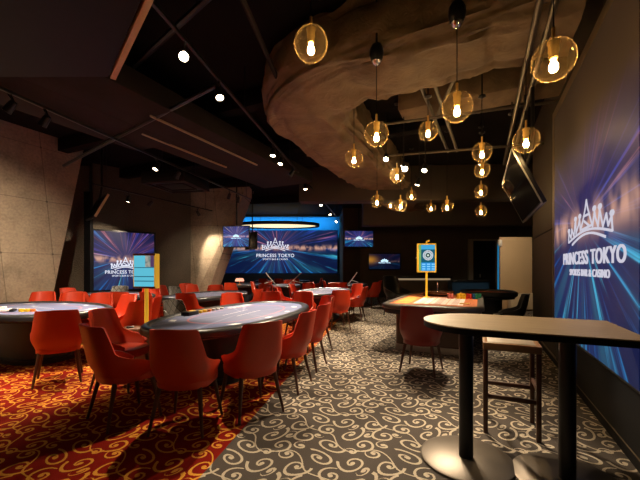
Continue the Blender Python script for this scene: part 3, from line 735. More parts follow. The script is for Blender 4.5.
# spotlights on the tracks
hous = MB().lathe([(0, .06), (.03, .06), (.042, .05), (.046, 0), (.052, -.09), (.045, -.094)], 18)
def make_spot(label):
    t = thing('track_spotlight', label, 'spotlight', (0, 0, 0), 0, 'track spotlights')
    MB().lathe([(0, .07), (.028, .07), (.042, .055), (.046, 0), (.053, -.09), (.046, -.092), (.043, -.06), (0, -.06)], 18).done('housing', BLACKM, t); hs = t.children[0]
    MB().lathe([(0, -.083), (.043, -.083), (.043, -.070), (0, -.070)], 18).done('lens', LENS, hs)
    return t
S0 = make_spot('brightest spotlight, glaring straight at the viewer')
first = [True]
def place_spot(loc, aim, label, watts=0, size=60, dim=False, mount=None, col=(1, .80, .56)):
    t = S0 if first[0] else dup(S0, loc, 0, label); first[0] = False
    t.location = loc; t['label'] = label
    qd = (Vector(aim) - Vector(loc)).to_track_quat('-Z', 'Y'); t.rotation_euler = qd.to_euler()
    if dim:
        for ch in t.children_recursive:
            if ch.name.startswith('lens'):
                ch.data = ch.data.copy(); ch.data.materials[0] = LENSDIM
    if mount is not None:
        st = MB().tube([qd.inverted() @ (Vector(mount) - Vector(loc)), (0, 0, .06)], .009, n=8).done('stem', BLACKM, t)
    if watts:
        watts *= 2.6
        v = (Vector(aim) - Vector(loc)).normalized(); spot(Vector(loc) + v * .10, aim, watts, size, col=col)
    return t
def track_spot(tk, d, aim, label, watts=0, size=60, dim=False, dx=0.0, drop=.16):
    m = Vector(tk(d)); loc = m + Vector((dx, 0, -drop))
    return place_spot(loc, aim, label, watts, size, dim, mount=m - Vector((0, 0, .017)))
track_spot(tk1, 3.42, (-.5, .6, 1.2), 'brightest spotlight, glaring straight at the viewer', 0, 50)
track_spot(tk1, 4.15, (-.2, 2.7, 0), 'silver spotlight next after the brightest one', 140, 62, dim=False)
track_spot(tk1, 6.25, (-.95, 5.5, .78), 'front spotlight of the pair left of the wrapped duct', 260, 55)
track_spot(tk1, 6.75, (-1.2, 5.9, .78), 'rear spotlight of the pair left of the wrapped duct', 260, 60)
track_spot(tk1, 7.6, (-2.7, 8.0, .78), 'small dark spotlight behind the pair on the middle rail', 300, 50, dim=True)
track_spot(tk1, 8.9, (-.1, 8.2, .78), 'single spotlight halfway along the middle rail', 300, 60)
track_spot(tk1, 11.2, (.25, 9.8, .78), 'spotlight on the middle rail before the oval light', 240, 70)
track_spot(tk1, 13.2, (1.0, 11.8, .78), 'spotlight on the middle rail above the far right table', 240, 60)
track_spot(tk1, 15.4, (-1.2, 12.6, .78), 'last spotlight on the middle rail, by the far screen', 260, 60)
track_spot(tk2, 4.15, (-5.7, 3.9, .8), 'left spotlight at the picture edge above the concrete wall', 175, 130)
track_spot(tk2, 4.55, (-5.8, 4.9, .8), 'spotlight washing the concrete wall, second on the left rail', 175, 130)
track_spot(tk2, 3.0, (-3.25, 4.25, .6), 'spotlight on the left rail nearest the viewer, aimed at a red chair', 130, 38)
track_spot(tk2, 6.6, (-3.9, 5.3, .78), 'lit spotlight in the dark over the left tables', 330, 60)
track_spot(tk2, 7.2, (-5.4, 8.2, 0), 'dim spotlight just past the lit one on the left rail', 0, 60, dim=True)
track_spot(tk2, 9.3, (-3.9, 11.6, .9), 'near spotlight of the pair lighting the leaning pier', 40, 70)
track_spot(tk2, 9.8, (-3.5, 11.7, .6), 'far spotlight of the pair lighting the leaning pier', 55, 70)
track_spot(tk3, 8.4, (-5.0, 8.3, .78), 'spotlight above the left wall screen', 230, 60)
track_spot(tk3, 9.0, (-7.1, 9.6, .9), 'pinkish spotlight above the left wall screen', 110, 60, dim=True)
track_spot(tk3, 10.6, (-3.0, 12.3, .78), 'far small spotlight before the leaning pier', 150, 60)
AIMS = {404: (1.25, 2.85, 1.0), 425: (.80, 4.3, 0), 418.5: (.9, 7.0, 0), 386: (.45, 3.1, 0)}
# small recessed heads among the conduits on the right
for px, y, d, l in ((404, 167, 5.5, 'small lamp head under the conduits, right of the second pendant row'), (425, 167, 6.0, 'small lamp head between the two conduits'), (418.5, 181, 6.9, 'lowest small lamp head under the conduits'), (386, 157, 6.4, 'small lamp head beside the wrapped duct')):
    place_spot((gx(px, d), d, gz(y, d)), AIMS[px], l, 170, 42 if px == 404 else 62, mount=(gx(px, d), d, CEIL))
place_spot((gx(482, 6.4), 6.4, 3.45), (2.6, 6.6, .8), 'spotlight shining down on the roulette table', 130, 55, mount=(gx(482, 6.4), 6.4, CEIL))
place_spot((5.2, 8.9, 3.4), (6.4, 11.2, 1.2), 'added spotlight brightening the cream partition panel, hidden behind the tilted television', 60, 60, mount=(5.2, 8.9, CEIL))  # extra spotlight, added only to brighten the cream panel

# round cove light before the great screen
t = thing('ceiling_cove_light', 'big oval cream ceiling light glowing above the far video wall', 'ceiling light', (gx(278, 17.6), 17.6, gz(225.5, 17.6)))
t.scale = (1, .5, 1)
MB().lathe([(0, .03), (2.0, .03), (2.0, 0.0), (0, 0.0)], 64).done('diffuser', COVE, t)
MB().lathe([(2.01, .10), (2.14, .10), (2.14, -.06), (2.06, -.06), (2.01, -.02)], 64).done('rim', NAVY, t)
mb = MB()
for k in range(4): mb.tube([(1.6 * math.cos(k * PI / 2 + .7), 1.6 * math.sin(k * PI / 2 + .7), .03), (1.6 * math.cos(k * PI / 2 + .7), 1.6 * math.sin(k * PI / 2 + .7), CEIL - gz(225.5, 17.6))], .012, n=6)
mb.done('hanger', BLACKM, t)

# ------------------------------------------------------------------ pendants
def make_pendant():
    t = thing('globe_pendant', '', 'pendant lamp', (0, 0, 0), 0, 'clear glass globe pendants')
    g = [(.125 * math.sin(PI * k / 22), -.130 * math.cos(PI * k / 22)) for k in range(0, 22)]
    g[0] = (0, -.130); g = g + [(.020, .130)]
    MB().lathe(g, 32).done('glass_globe', GLASS, t, smooth=180)
    MB().lathe([(0, .118), (.036, .118), (.036, .105), (.030, .095), (.032, .055), (.026, .045), (.026, .012), (.020, .004), (0, .004)], 20).done('socket', SOCKET, t); so = [c for c in t.children if c.name.startswith('socket')][0]
    MB().lathe([(0, -.078), (.017, -.074), (.026, -.058), (.026, -.036), (.015, -.014), (.012, .003), (0, .003)], 14).done('bulb', BULB, so, smooth=180)
    MB().tube([(0, 0, .118), (0, 0, .205)], .011, n=12).done('brass_stem', BRASS, t)
    return t
P0 = make_pendant()
PEND = [  # px, py, globe diameter in px, cable top, label
    (553.5, 60, 39, 4.3, 'largest globe pendant, at the top right before the right wall'),
    (311, 44, 33, 4.3, 'globe pendant hanging alone at the top, left of the duct bend'),
    (457, 107, 29, 3.58, 'globe pendant under the chrome ceiling hook, upper middle'),
    (376.5, 134, 24, 3.62, 'globe pendant under the black ceiling hook, left of the conduits'),
    (526, 140, 24, 3.7, 'globe pendant just above the tilted television'),
    (428, 131, 18.5, 3.75, 'small globe pendant between the two conduits'),
    (482, 152, 18.5, 3.75, 'top globe of the vertical row of four pendants'),
    (354, 158, 17.2, 4.3, 'small globe pendant in front of the wrapped duct'),
    (512, 185, 17, 3.7, 'globe pendant overlapping the tilted television'),
    (482, 170, 14.6, 3.75, 'second globe down in the vertical row of four'),
    (397, 175, 14.3, 4.3, 'highest globe in the far middle cluster'),
    (481, 191, 12.3, 4.3, 'third globe down in the vertical row of four'),
    (377, 201, 12.4, 4.3, 'leftmost globe of the far middle cluster'),
    (400.5, 205, 12, 4.3, 'lowest globe of the far middle cluster'),
    (481, 211, 10.9, 4.3, 'bottom globe of the vertical row of four'),
    (447, 206, 12.2, 4.3, 'right globe of the low pair beside the yellow roulette sign'),
    (411.5, 195.5, 10.4, 4.3, 'globe at the right of the far middle cluster'),
    (431, 207.5, 9, 4.3, 'left, smaller globe of the low pair above the yellow roulette sign'),
    (390.5, 205, 8, 4.3, 'smallest, dimmest globe in the far middle cluster'),
]
for i, (px, py, D, ct, lab) in enumerate(PEND):
    d = F * .25 / D; loc = (gx(px, d), d, gz(py, d))
    t = P0 if i == 0 else dup(P0, loc, 0)
    t.location = loc; t['label'] = lab
    ct = min(ct, CEIL - .01)
    MB().tube([(0, 0, .205), (0, 0, ct - loc[2])], .004, n=6).done('cable', BLACK, t)
    h = ct - loc[2]
    if i in (2, 3):
        MB().lathe([(0, .12), (.05, .12), (.07, .08), (.075, .02), (.06, -.03), (.045, -.05), (0, -.05)], 20, c=(0, 0, h)).done('ceiling_hook', BLACKM, t)
        MB().lathe([(.045, -.02), (.05, -.05), (.036, -.075), (.012, -.09), (0, -.09)], 20, c=(0, 0, h)).done('chrome_cap', CHROME, t)
        MB().tube([(0, 0, h + .12), (0, 0, CEIL - .01 - loc[2])], .012, n=8).done('drop_rod', BLACKM, t)
    else:
        MB().lathe([(0, .0), (.045, .0), (.05, -.02), (.012, -.04), (0, -.04)], 16, c=(0, 0, h)).done('ceiling_rose', BLACKM, t)
        if ct < 4: MB().tube([(0, 0, h), (0, 0, CEIL - .01 - loc[2])], .010, n=8).done('drop_rod', BLACKM, t)

# ------------------------------------------------------------------ furniture
def sm(x): x = max(0, min(1, x)); return x * x * (3 - 2 * x)
def shell_mesh():
    mb = MB(); NU, NV = 49, 12; PHI = math.radians(128)
    def surf(phi, z, inset):
        a, b = .275 - inset, .265 - inset
        s, c = math.sin(phi), math.cos(phi)
        x = a * math.copysign(abs(s) ** .72, s); y = -b * math.copysign(abs(c) ** .72, c)
        k = .80 + .20 * sm((z - .38) / .20)
        x *= k; y *= k
        wb = max(0, math.cos(phi)) ** .6
        y -= .20 * max(0, z - .46) * wb
        if z > .64: x *= 1 - .12 * (z - .64) / .25 * wb
        return Vector((x, y, z))
    def top(phi):
        p = abs(math.degrees(phi))
        t = .925 - .265 * sm((p - 50) / 15) - .012 * (p / 47 if p < 47 else 1)
        if p > 68: t -= .135 * (p - 68) / 60
        return t
    grids = []
    for inset in (0, .028):
        g = []
        for i in range(NU):
            u = -1 + 2 * i / (NU - 1); phi = PHI * (u * .75 + .25 * u ** 3)
            tp = top(phi) - (.0 if inset == 0 else .004)
            g.append([mb.bm.verts.new(surf(phi, .385 + (tp - .385) * j / (NV - 1), inset)) for j in range(NV)])
        grids.append(g)
    o, i_ = grids
    for g in grids:
        for a, b in zip(g, g[1:]):
            for j in range(NV - 1): mb.bm.faces.new((a[j], b[j], b[j + 1], a[j + 1]))
    for k in range(NU - 1):
        mb.bm.faces.new((o[k][-1], o[k + 1][-1], i_[k + 1][-1], i_[k][-1])); mb.bm.faces.new((o[k][0], o[k + 1][0], i_[k + 1][0], i_[k][0]))
    for k in (0, -1):
        for j in range(NV - 1): mb.bm.faces.new((o[k][j], o[k][j + 1], i_[k][j + 1], i_[k][j]))
    return mb
def seat_mb(hx=.225, y0=-.22, y1=.275, z0=.385, z1=.475):
    cy, hy = (y0 + y1) / 2, (y1 - y0) / 2
    pts = []
    for k in range(36):
        a = 2 * PI * k / 36; c, s = math.cos(a), math.sin(a)
        pts.append((hx * math.copysign(abs(c) ** .55, c), cy + hy * math.copysign(abs(s) ** .55, s)))
    return MB().prism(pts, z0, z1, bev=.025)
def make_chair(leather, name='dining_chair', cat='chair'):
    t = thing(name, '', cat)
    shell_mesh().done('backrest', leather, t, smooth=60)
    seat_mb().done('seat', leather, t, smooth=60)
    for sx, sy in ((-1, -1), (1, -1), (-1, 1), (1, 1)):
        MB().tube([(sx * .175, sy * .16 + .01, .40), (sx * .235, sy * .235, 0)], [.022, .012], n=10).done('leg', WALNUT, t)
    return t
MAROON = mat('maroon_leather', (.20, .012, .010), .42, var=.08, scale=5, bump=.06, bscale=180)
C0 = make_chair(LEATHER); used = [False]
def chair(x, y, f, label, group):
    t = C0 if not used[0] else dup(C0, (x, y, 0), face(f)); used[0] = True
    t.location = (x, y, 0); t.rotation_euler = (0, 0, face(f)); t['label'] = label; t['group'] = group; return t
def make_dealer(m):
    t = thing('dealer_chair', '', 'chair')
    shell_mesh().done('backrest', m, t, smooth=60); seat_mb().done('seat', BLKLEATHER, t, smooth=60)
    MB().tube([(0, 0, .39), (0, 0, .07)], .03, n=12).done('column', CHROME, t)
    mb = MB()
    for k in range(5):
        a = 2 * PI * k / 5; mb.tube([(0, 0, .085), (.28 * math.cos(a), .28 * math.sin(a), .03)], [.026, .016], n=8); mb.lathe([(0, .03), (.02, .03), (.024, .015), (.02, 0), (0, 0)], 10, c=(.28 * math.cos(a), .28 * math.sin(a), 0))
    mb.done('star_base', BLACKM, t)
    return t
DB = make_dealer(QUILTBLK); DG = make_dealer(QUILTGREY)
def place(t0, st, x, y, f, label, group):
    t = t0 if not st[0] else dup(t0, (x, y, 0), face(f)); st[0] = True
    t.location = (x, y, 0); t.rotation_euler = (0, 0, face(f)); t['label'] = label; t['group'] = group; return t

def poker_table(label, x, y, axis, hl, hw, z=.78):
    t = thing('poker_table', label, 'poker table', (x, y, 0), face(axis), 'poker tables')
    MB().prism(oval(hl - .11, hw - .11), z - .05, z - .012).done('playing_cloth', felt('poker_cloth', (.08, .10, .22), hl - .11, hw - .11, (.45, .10, .13)), t, smooth=0)
    pr = [(-.125, z - .06)] + [(-.0625 + .0625 * math.cos(a), z - .03 + .045 * math.sin(a)) for a in [PI - PI * k / 9 for k in range(10)]] + [(0, z - .07), (-.06, z - .09)]
    MB().ring_sweep(oval(hl, hw), pr).done('padded_rail', RAILM, t, smooth=50)
    MB().prism(oval(hl - .05, hw - .05), z - .105, z - .0505).done('apron', SKIRT, t)
    MB().prism(oval(hl * .50, hw * .44), .06, z - .105).done('pedestal', BASEM, t)
    MB().prism(oval(hl * .56, hw * .54), 0, .06, bev=.015).done('foot_plate', SKIRT, t)
    return t
poker_table('large front poker table with grey printed cloth, nearest to the viewer', -1.13, 4.97, AX, 1.62, .80)
poker_table('poker table cut by the left picture edge, before the concrete wall', -4.62, 5.50, -B, 1.36, .86)
poker_table('poker table in front of the left wall screen', -4.95, 8.35, B, 1.0, .60)
poker_table('pale-lit poker table before the leaning concrete pier', -2.75, 8.3, AX, 1.32, .74)
poker_table('white-lit poker table behind the front table, on the carpet seam', .1, 9.55, AX, 1.44, .72)
poker_table('far poker table under the middle of the video wall', -1.4, 12.6, CX, 1.2, .60)
poker_table('far poker table just right of the leaning pier', -3.0, 13.4, CX, 1.1, .58)
poker_table('far poker table below the hung blue television', 1.3, 13.6, CX, 1.2, .60)
poker_table('rearmost poker table against the navy plinth', -1.9, 17.3, (1, 0), 1.4, .60)

G = ['red chairs around the front poker table', 'red chairs around the left poker table', 'red chairs around the middle poker tables', 'red chairs around the far poker tables']
for x, y, f, l in [
    (-1.20, 3.08, (.06, 1), 'front red chair seen squarely from behind, dark back to the viewer'),
    (-.69, 3.40, (-.62, .78), 'red chair turned left at the near right corner of the front table'),
    (-.40, 4.10, (-.956, .294), 'red chair on the right side of the front table, second along'),
    (-.20, 4.90, (-.955, .30), 'red chair on the right side of the front table, third along'),
    (-.10, 6.00, (-.90, -.42), 'red chair on the right side of the front table, last along'),
    (-.42, 6.98, (-.3, -.95), 'orange-lit red chair at the far right corner of the front table'),
    (-1.03, 6.99, (.08, -1), 'orange-lit red chair facing the viewer behind the front table, right of two'),
    (-1.66, 6.62, (.45, -.89), 'orange-lit red chair facing the viewer behind the front table, left of two'),
    (-2.38, 4.10, (.995, -.08), 'bright orange-lit red chair with its seat showing, left of the front table'),
    (-1.86, 3.24, (.62, .78), 'dark side-on red chair at the near left corner of the front table')]: chair(x, y, f, l, G[0])
for x, y, f, l in [
    (-3.30, 4.30, (-.55, .83), 'vivid red chair with its back to us at the left-edge table'),
    (-5.78, 6.98, (.35, -.94), 'red chair back peeping over the left table before the concrete wall'),
    (-5.04, 6.80, (.3, -.95), 'orange chair over the far rail of the left table, by the concrete edge'),
    (-4.36, 6.58, (.1, -1), 'orange chair over the far rail of the left table, below the wall screen'),
    (-3.74, 6.24, (-.4, -.92), 'orange chair at the far right corner of the left table'),
    (-3.02, 5.38, (-.93, .36), 'orange chair at the right end of the left table, behind the yellow sign post'),
    (-3.16, 5.98, (-.9, -.3), 'orange chair right behind the yellow sign post')]: chair(x, y, f, l, G[1])
for x, y, f, l in [
    (-5.16, 7.62, (.25, .97), 'dark red chair turned to the table under the left wall screen'),
    (-4.22, 7.45, (.1, 1), 'wide dark red chair back before the left wall screen'),
    (-6.1, 8.5, (.97, -.2), 'sliver of a red chair at the left end of the screen-side table'),
    (-4.5, 8.98, (.3, -.95), 'dark red chair behind the yellow sign, upper one'),
    (-3.55, 7.42, (.6, .8), 'dark red chair right of the yellow sign post, beside the quilted chair'),
    (-4.45, 9.75, (.85, -.5), 'red chair behind the yellow sign frame toward the far wall'),
    (-2.68, 7.08, (.1, 1), 'big dark red chair with its back to us before the pale-lit table'),
    (-4.3, 10.8, (.2, -1), 'orange chair top near the foot of the concrete pier'),
    (-3.72, 10.2, (.8, -.6), 'thin orange chair edge before the concrete pier'),
    (-3.05, 9.85, (.2, -1), 'pinkish red chair facing us behind the pale-lit table'),
    (-1.72, 8.15, (-.95, .1), 'orange chair at the right side of the pale-lit table, nearer one'),
    (-1.66, 8.95, (-.95, -.2), 'orange chair at the right side of the pale-lit table, farther one'),
    (-1.70, 9.85, (-.7, -.7), 'orange chair at the far end of the pale-lit table'),
    (-.36, 7.75, (.1, 1), 'dark red chair before the white-lit table, left near one'),
    (.42, 8.02, (-.25, .97), 'broad dark red chair before the white-lit table, right near one'),
    (.96, 9.25, (-.96, .28), 'dark side-on chair at the right side of the white-lit table'),
    (1.02, 10.6, (-.7, -.7), 'bright orange-lit chair at the far right of the white-lit table'),
    (.48, 11.25, (0, -1), 'orange chair facing us at the far end of the white-lit table, right one'),
    (-.32, 11.3, (.3, -.95), 'orange chair facing us at the far end of the white-lit table, left one'),
    (-.85, 9.0, (.95, -.1), 'dark red chair at the left side of the white-lit table, nearer one'),
    (-.62, 10.4, (.95, -.3), 'orange chair at the left side of the white-lit table, farther one')]: chair(x, y, f, l, G[2])
for x, y, f, l in [
    (-1.72, 11.15, (.15, 1), 'dark red chair before the far middle table'),
    (-1.3, 14.15, (0, -1), 'small orange chair behind the far middle table'),
    (-.58, 12.6, (-1, .2), 'small red chair right of the far middle table'),
    (-2.2, 12.5, (1, .1), 'small red chair left of the far middle table'),
    (-3.05, 11.9, (.1, 1), 'small red chair before the table right of the concrete pier'),
    (-2.3, 13.9, (-1, .1), 'small red chair right of the table beside the concrete pier'),
    (1.86, 12.25, (-.6, .8), 'dark red chair before the table below the hung television'),
    (2.15, 13.75, (-1, .1), 'rightmost far red chair with a pink-lit back'),
    (.82, 12.2, (.3, .95), 'small dark red chair at the near left of the table below the television'),
    (.45, 13.4, (1, 0), 'small dark red chair left of the table below the television'),
    (-2.7, 16.4, (0, 1), 'tiny dark red chair before the rearmost table, left one'),
    (-1.95, 16.35, (0, 1), 'tiny dark red chair before the rearmost table, middle one'),
    (-1.2, 16.4, (0, 1), 'tiny dark red chair before the rearmost table, right one'),
    (-3.75, 17.3, (1, 0), 'tiny red chair at the left end of the rearmost table'),
    (-.2, 17.3, (-1, 0), 'tiny red chair at the right end of the rearmost table')]: chair(x, y, f, l, G[3])
sd, sg = [False], [False]
place(DB, sd, -2.05, 5.22, (.95, -.32), 'black quilted dealer chair at the left side of the front table', 'dealer chairs')
place(DB, sd, -3.72, 9.15, (.9, -.3), 'black quilted dealer chair at the pale-lit table before the pier', 'dealer chairs')
place(DG, sg, -5.55, 9.28, (.2, -1), 'pale grey quilted dealer chair under the left wall screen', 'dealer chairs')

# roulette table and what lies on it
RC = Vector((2.38, 6.85, 0))
t = thing('roulette_table', 'orange-clothed roulette table with a black padded rail on the right', 'roulette table', RC, face(A))
hl, hw, z = 1.48, .83, .80
MB().prism(stadium(hl - .10, hw - .10, .22), z - .05, z - .012).done('playing_cloth', roulette_cloth(), t, smooth=0)
pr = [(-.12, z - .06)] + [(-.06 + .06 * math.cos(a), z - .03 + .04 * math.sin(a)) for a in [PI - PI * k / 9 for k in range(10)]] + [(0, z - .07), (-.06, z - .09)]
MB().ring_sweep(stadium(hl, hw, .34), pr).done('padded_rail', RAILG, t, smooth=50)
MB().prism(stadium(hl - .04, hw - .04, .30), z - .16, z - .0505).done('apron', SKIRT, t)
MB().prism(stadium(hl - .22, hw - .24, .12), .10, z - .16).done('base_cabinet', mat('base_dark_wood', (.055, .028, .018), .4, var=.25, stretch=(1, 1, 6)), t)
MB().prism(stadium(hl - .20, hw - .22, .12), 0, .10).done('kick_plate', STEEL, t)
def ontab(u, v): return RC + B * u + A * v        # u across, v along
w = thing('roulette', 'dark roulette wheel with a chrome spindle at the far end of the roulette table', 'roulette wheel', ontab(-.12, 1.02) + Vector((0, 0, z - .0105)))
MB().lathe([(0, 0), (.30, 0), (.36, .05), (.37, .10), (.34, .11), (.30, .07), (.10, .045), (0, .045)], 40).done('bowl', mat('dark_wood_bowl', (.05, .022, .012), .25, var=.3, coat=.5), w)
MB().lathe([(0, .046), (.22, .062), (.24, .08), (.23, .085), (.08, .075), (0, .09)], 40).done('rotor', mat('rotor_red', (.20, .03, .02), .3, var=.4, scale=30), w)
MB().lathe([(0, .09), (.03, .09), (.02, .12), (.015, .20), (.035, .225), (.015, .25), (.02, .29), (0, .32)], 20).done('spindle', CHROME, w)
chipc = {}
def chip_mat(nm, col): 
    if nm not in chipc: chipc[nm] = mat('chip_' + nm, col, .4, var=.15, scale=40)
    return chipc[nm]
def chip_stack(loc, n, nm, col, label, group, r=.022):
    prof = [(0, 0)]
    for k in range(n):
        z0 = k * .0042; prof += [(r, z0), (r, z0 + .0034), (r - .0016, z0 + .0036), (r - .0016, z0 + .0042)]
    prof += [(0, n * .0042)]
    o = MB().lathe(prof, 16).done('chip_stack', chip_mat(nm, col), smooth=30); o.location = loc
    return tag(o, label, 'chip stack', group)
row = [('pink', (.75, .22, .18), 'pink'), ('pink', (.75, .22, .18), 'pink'), ('yellow', (.85, .52, .02), 'yellow'), ('yellow', (.85, .52, .02), 'yellow'), ('yellow', (.85, .52, .02), 'yellow'), ('red', (.62, .04, .02), 'red'), ('red', (.62, .04, .02), 'red'), ('blue', (.02, .12, .35), 'blue'), ('green', (.03, .28, .14), 'green'), ('green', (.03, .28, .14), 'green')]
zt = z - .0105
for k, (nm, col, cn) in enumerate(row):
    q0 = Vector((gx(449.0, 7.0), 7.0, 0)); q1 = Vector((gx(480, 6.9), 6.9, 0))
    p = q0.lerp(q1, (k + (1 if k > 1 else 0)) / 10)
    for rr in (0, 1):
        pp = p + Vector((.012 * rr, .058 * rr, zt))
        pos = {0: 'leftmost', 1: 'second from the left', 2: 'first yellow', 3: 'middle yellow', 4: 'last yellow', 5: 'left red', 6: 'right red', 7: 'only blue', 8: 'left green', 9: 'rightmost green'}[k]
        chip_stack(pp, 23 + (k * 3 + rr * 2) % 4, nm, col, '%s roulette chip stack, %s, %s row' % (cn, pos, 'rear' if rr else 'front'), 'roulette chips in a row', .028)
o = MB().box((0, 0, 0), (.16, .09, .012), bev=.004).done('marker_tray', BRASS); p = ontab(.52, -.72); o.location = (p.x, p.y, z - .005); o.rotation_euler = (0, 0, -.5); tag(o, 'small brass marker lying on the near right of the roulette cloth', 'marker')
t = make_chair(MAROON); t.location = (1.40, 4.70, 0); t.rotation_euler = (0, 0, face((.52, .85))); t['label'] = 'dark maroon chair with its back to us before the roulette table'
# second gaming table behind
t = thing('blackjack_table', 'red-clothed black-railed card table behind the roulette table at the right', 'card table', (4.32, 8.75, 0), face(A))
MB().prism(stadium(.62, .56, .5), .75, .79).done('playing_cloth', mat('red_cloth', (.42, .075, .03), .7, var=.15), t, smooth=0)
pr2 = [(-.10, .75)] + [(-.05 + .05 * math.cos(a), .79 + .05 * math.sin(a)) for a in [PI - PI * k / 8 for k in range(9)]] + [(0, .74), (-.05, .70)]
MB().ring_sweep(stadium(.72, .66, .58), pr2).done('padded_rail', RAILM, t, smooth=50)
MB().prism(stadium(.66, .60, .54), .66, .7499).done('apron', SKIRT, t)
MB().prism(stadium(.36, .32, .25), 0, .66).done('pedestal', BASEM, t)
def black_chair(x, y, f, label):
    t = thing('armchair', label, 'armchair', (x, y, 0), face(f), 'black leather armchairs')
    shell_mesh().done('backrest', BLKLEATHER, t, smooth=60); seat_mb(z1=.50).done('seat', BLKLEATHER, t, smooth=60)
    for sx, sy in ((-1, -1), (1, -1), (-1, 1), (1, 1)): MB().tube([(sx * .17, sy * .16, .40), (sx * .22, sy * .22, 0)], [.02, .013], n=8).done('leg', BLACKM, t)
    return t
black_chair(3.72, 6.7, (-.9, .42), 'curved black leather chair at the right of the roulette table')
t = black_chair(2.35, 10.2, (.55, -.83), 'tall glossy black leather chair behind the roulette table, left of the sign'); t.scale = (1.45, 1.3, 1.28)
# bar counter at the back
bd = 13.4
t = thing('bar_counter', 'dark bar counter with a warm lit strip under its top', 'bar counter', (gx(424, bd), bd, 0))
wv = (452 - 396) / F * bd
MB().box((0, .25, 1.06), (wv, .62, .07), bev=.01).done('counter_top', BLACKM, t)
MB().box((0, .30, .5), (wv - .1, .45, 1.0)).done('counter_front', mat('counter_slats', (.10, .075, .055), .5, var=.3, stretch=(30, 1, 1)), t)
MB().box((0, .055, .975), (wv - .1, .02, .07)).done('light_strip', STRIPW, t)
t = thing('service_counter', 'low blue-fronted service counter right of the bar', 'counter', (gx(471, 12.8), 12.8, 0))
wv = (491 - 452) / F * 12.8
MB().box((0, .2, .93), (wv, .55, .05), bev=.01).done('counter_top', BLACKM, t)
MB().box((0, .22, .45), (wv - .06, .45, .9)).done('counter_front', mat('blue_laminate', (.015, .055, .13), .4, var=.2), t)
# cream partition with a lower box, blue light edge
pdp = 11.3
xa, xb = gx(500.5, pdp), gx(532.5, pdp)
t = thing('partition_panel', 'tall cream partition panel at the end of the right wall', 'partition', ((xa + xb) / 2, pdp, 0))
MB().box((0, .05, 1.24), (xb - xa, .08, 2.42), bev=.01).done('panel', CREAM, t)
MB().box((.12, -.12, .33), (xb - xa - .2, .2, .52), bev=.01).done('lower_box', mat('cream_box', (.66, .52, .34), .5, var=.05), t)
MB().box((-(xb - xa) / 2 - .06, .03, 1.15), (.035, .03, 2.1)).done('blue_light_edge', BLUELED, t)
MB().box((-(xb - xa) / 2 - .02, .0, 2.25), (.10, .12, .22), bev=.02).done('top_bracket', WHITEP, t)
MB().box((0, .05, .03), (xb - xa + .1, .3, .06), bev=.01).done('plinth', BROWNBOX, t)

# information signs on yellow frames
sx, sd_ = gx(146.5, 4.95), 4.95
t = thing('display_sign', 'yellow-framed cyan tournament display on a post left of the front table', 'display sign', (sx, sd_, .56), -.2)
zc_ = gz(271, sd_) - .56; hs, ws = .50, .36
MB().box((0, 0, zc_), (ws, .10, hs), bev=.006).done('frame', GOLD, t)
def disp_mat():
    m, nt, out = nodes('tournament_display')
    tc = N(nt, 'ShaderNodeTexCoord'); s = N(nt, 'ShaderNodeSeparateXYZ', inp={'Vector': tc.outputs['Object']})
    x = M(nt, 'DIVIDE', s.outputs[0], ws); z_ = M(nt, 'DIVIDE', M(nt, 'SUBTRACT', s.outputs[2], zc_), hs)
    ln = M(nt, 'MAXIMUM', M(nt, 'LESS_THAN', M(nt, 'ABSOLUTE', M(nt, 'SUBTRACT', z_, .10)), .012), M(nt, 'MAXIMUM', M(nt, 'LESS_THAN', M(nt, 'ABSOLUTE', M(nt, 'ADD', z_, .16)), .014), M(nt, 'LESS_THAN', M(nt, 'ABSOLUTE', M(nt, 'ADD', z_, .29)), .014)))
    c = mixc(nt, ln, (.10, .46, .60), (.02, .12, .18))
    vid = M(nt, 'MULTIPLY', M(nt, 'GREATER_THAN', z_, .115), M(nt, 'GREATER_THAN', x, .06))
    nz = N(nt, 'ShaderNodeTexNoise', inp={'Vector': tc.outputs['Object'], 'Scale': 14.0})
    c = mixc(nt, vid, c, ramp(nt, nz.outputs[0], [(.35, (.10, .16, .16)), (.6, (.35, .33, .28))]))
    dk = M(nt, 'MULTIPLY', M(nt, 'GREATER_THAN', z_, .115), M(nt, 'GREATER_THAN', x, .30))
    c = mixc(nt, dk, c, (.08, .04, .10))
    e = N(nt, 'ShaderNodeEmission', inp={'Color': c, 'Strength': .95}); nt.links.new(e.outputs[0], out.inputs[0]); return m
MB().box((0, -.052, zc_), (ws - .035, .006, hs - .04)).done('display', disp_mat(), t, smooth=0)
MB().box((0, -.053, zc_ - hs / 2 + .012), (ws, .012, .03), bev=.002).done('lower_trim', BROWNBOX, t); MB().box((0, -.053, zc_ + hs / 2 - .012), (ws, .012, .03), bev=.002).done('upper_trim', BROWNBOX, t)
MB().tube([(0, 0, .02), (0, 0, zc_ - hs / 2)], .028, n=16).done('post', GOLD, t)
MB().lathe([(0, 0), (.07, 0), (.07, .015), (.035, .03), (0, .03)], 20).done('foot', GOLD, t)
o = MB().box((0, 0, .28), (.46, .32, .56), bev=.012).done('side_cabinet', BROWNBOX); o.location = (sx - .1, sd_ + .0, 0); o.rotation_euler = (0, 0, .3); tag(o, 'low brown wooden cabinet carrying the yellow display post', 'cabinet')
o = MB().box((0, 0, .012), (.10, .055, .024), bev=.01).done('mobile_phone', BLACKM); o.location = (sx - .2, sd_ - .06, .56); o.rotation_euler = (0, 0, .3); tag(o, 'small dark device lying on the brown cabinet beside the yellow post', 'device')

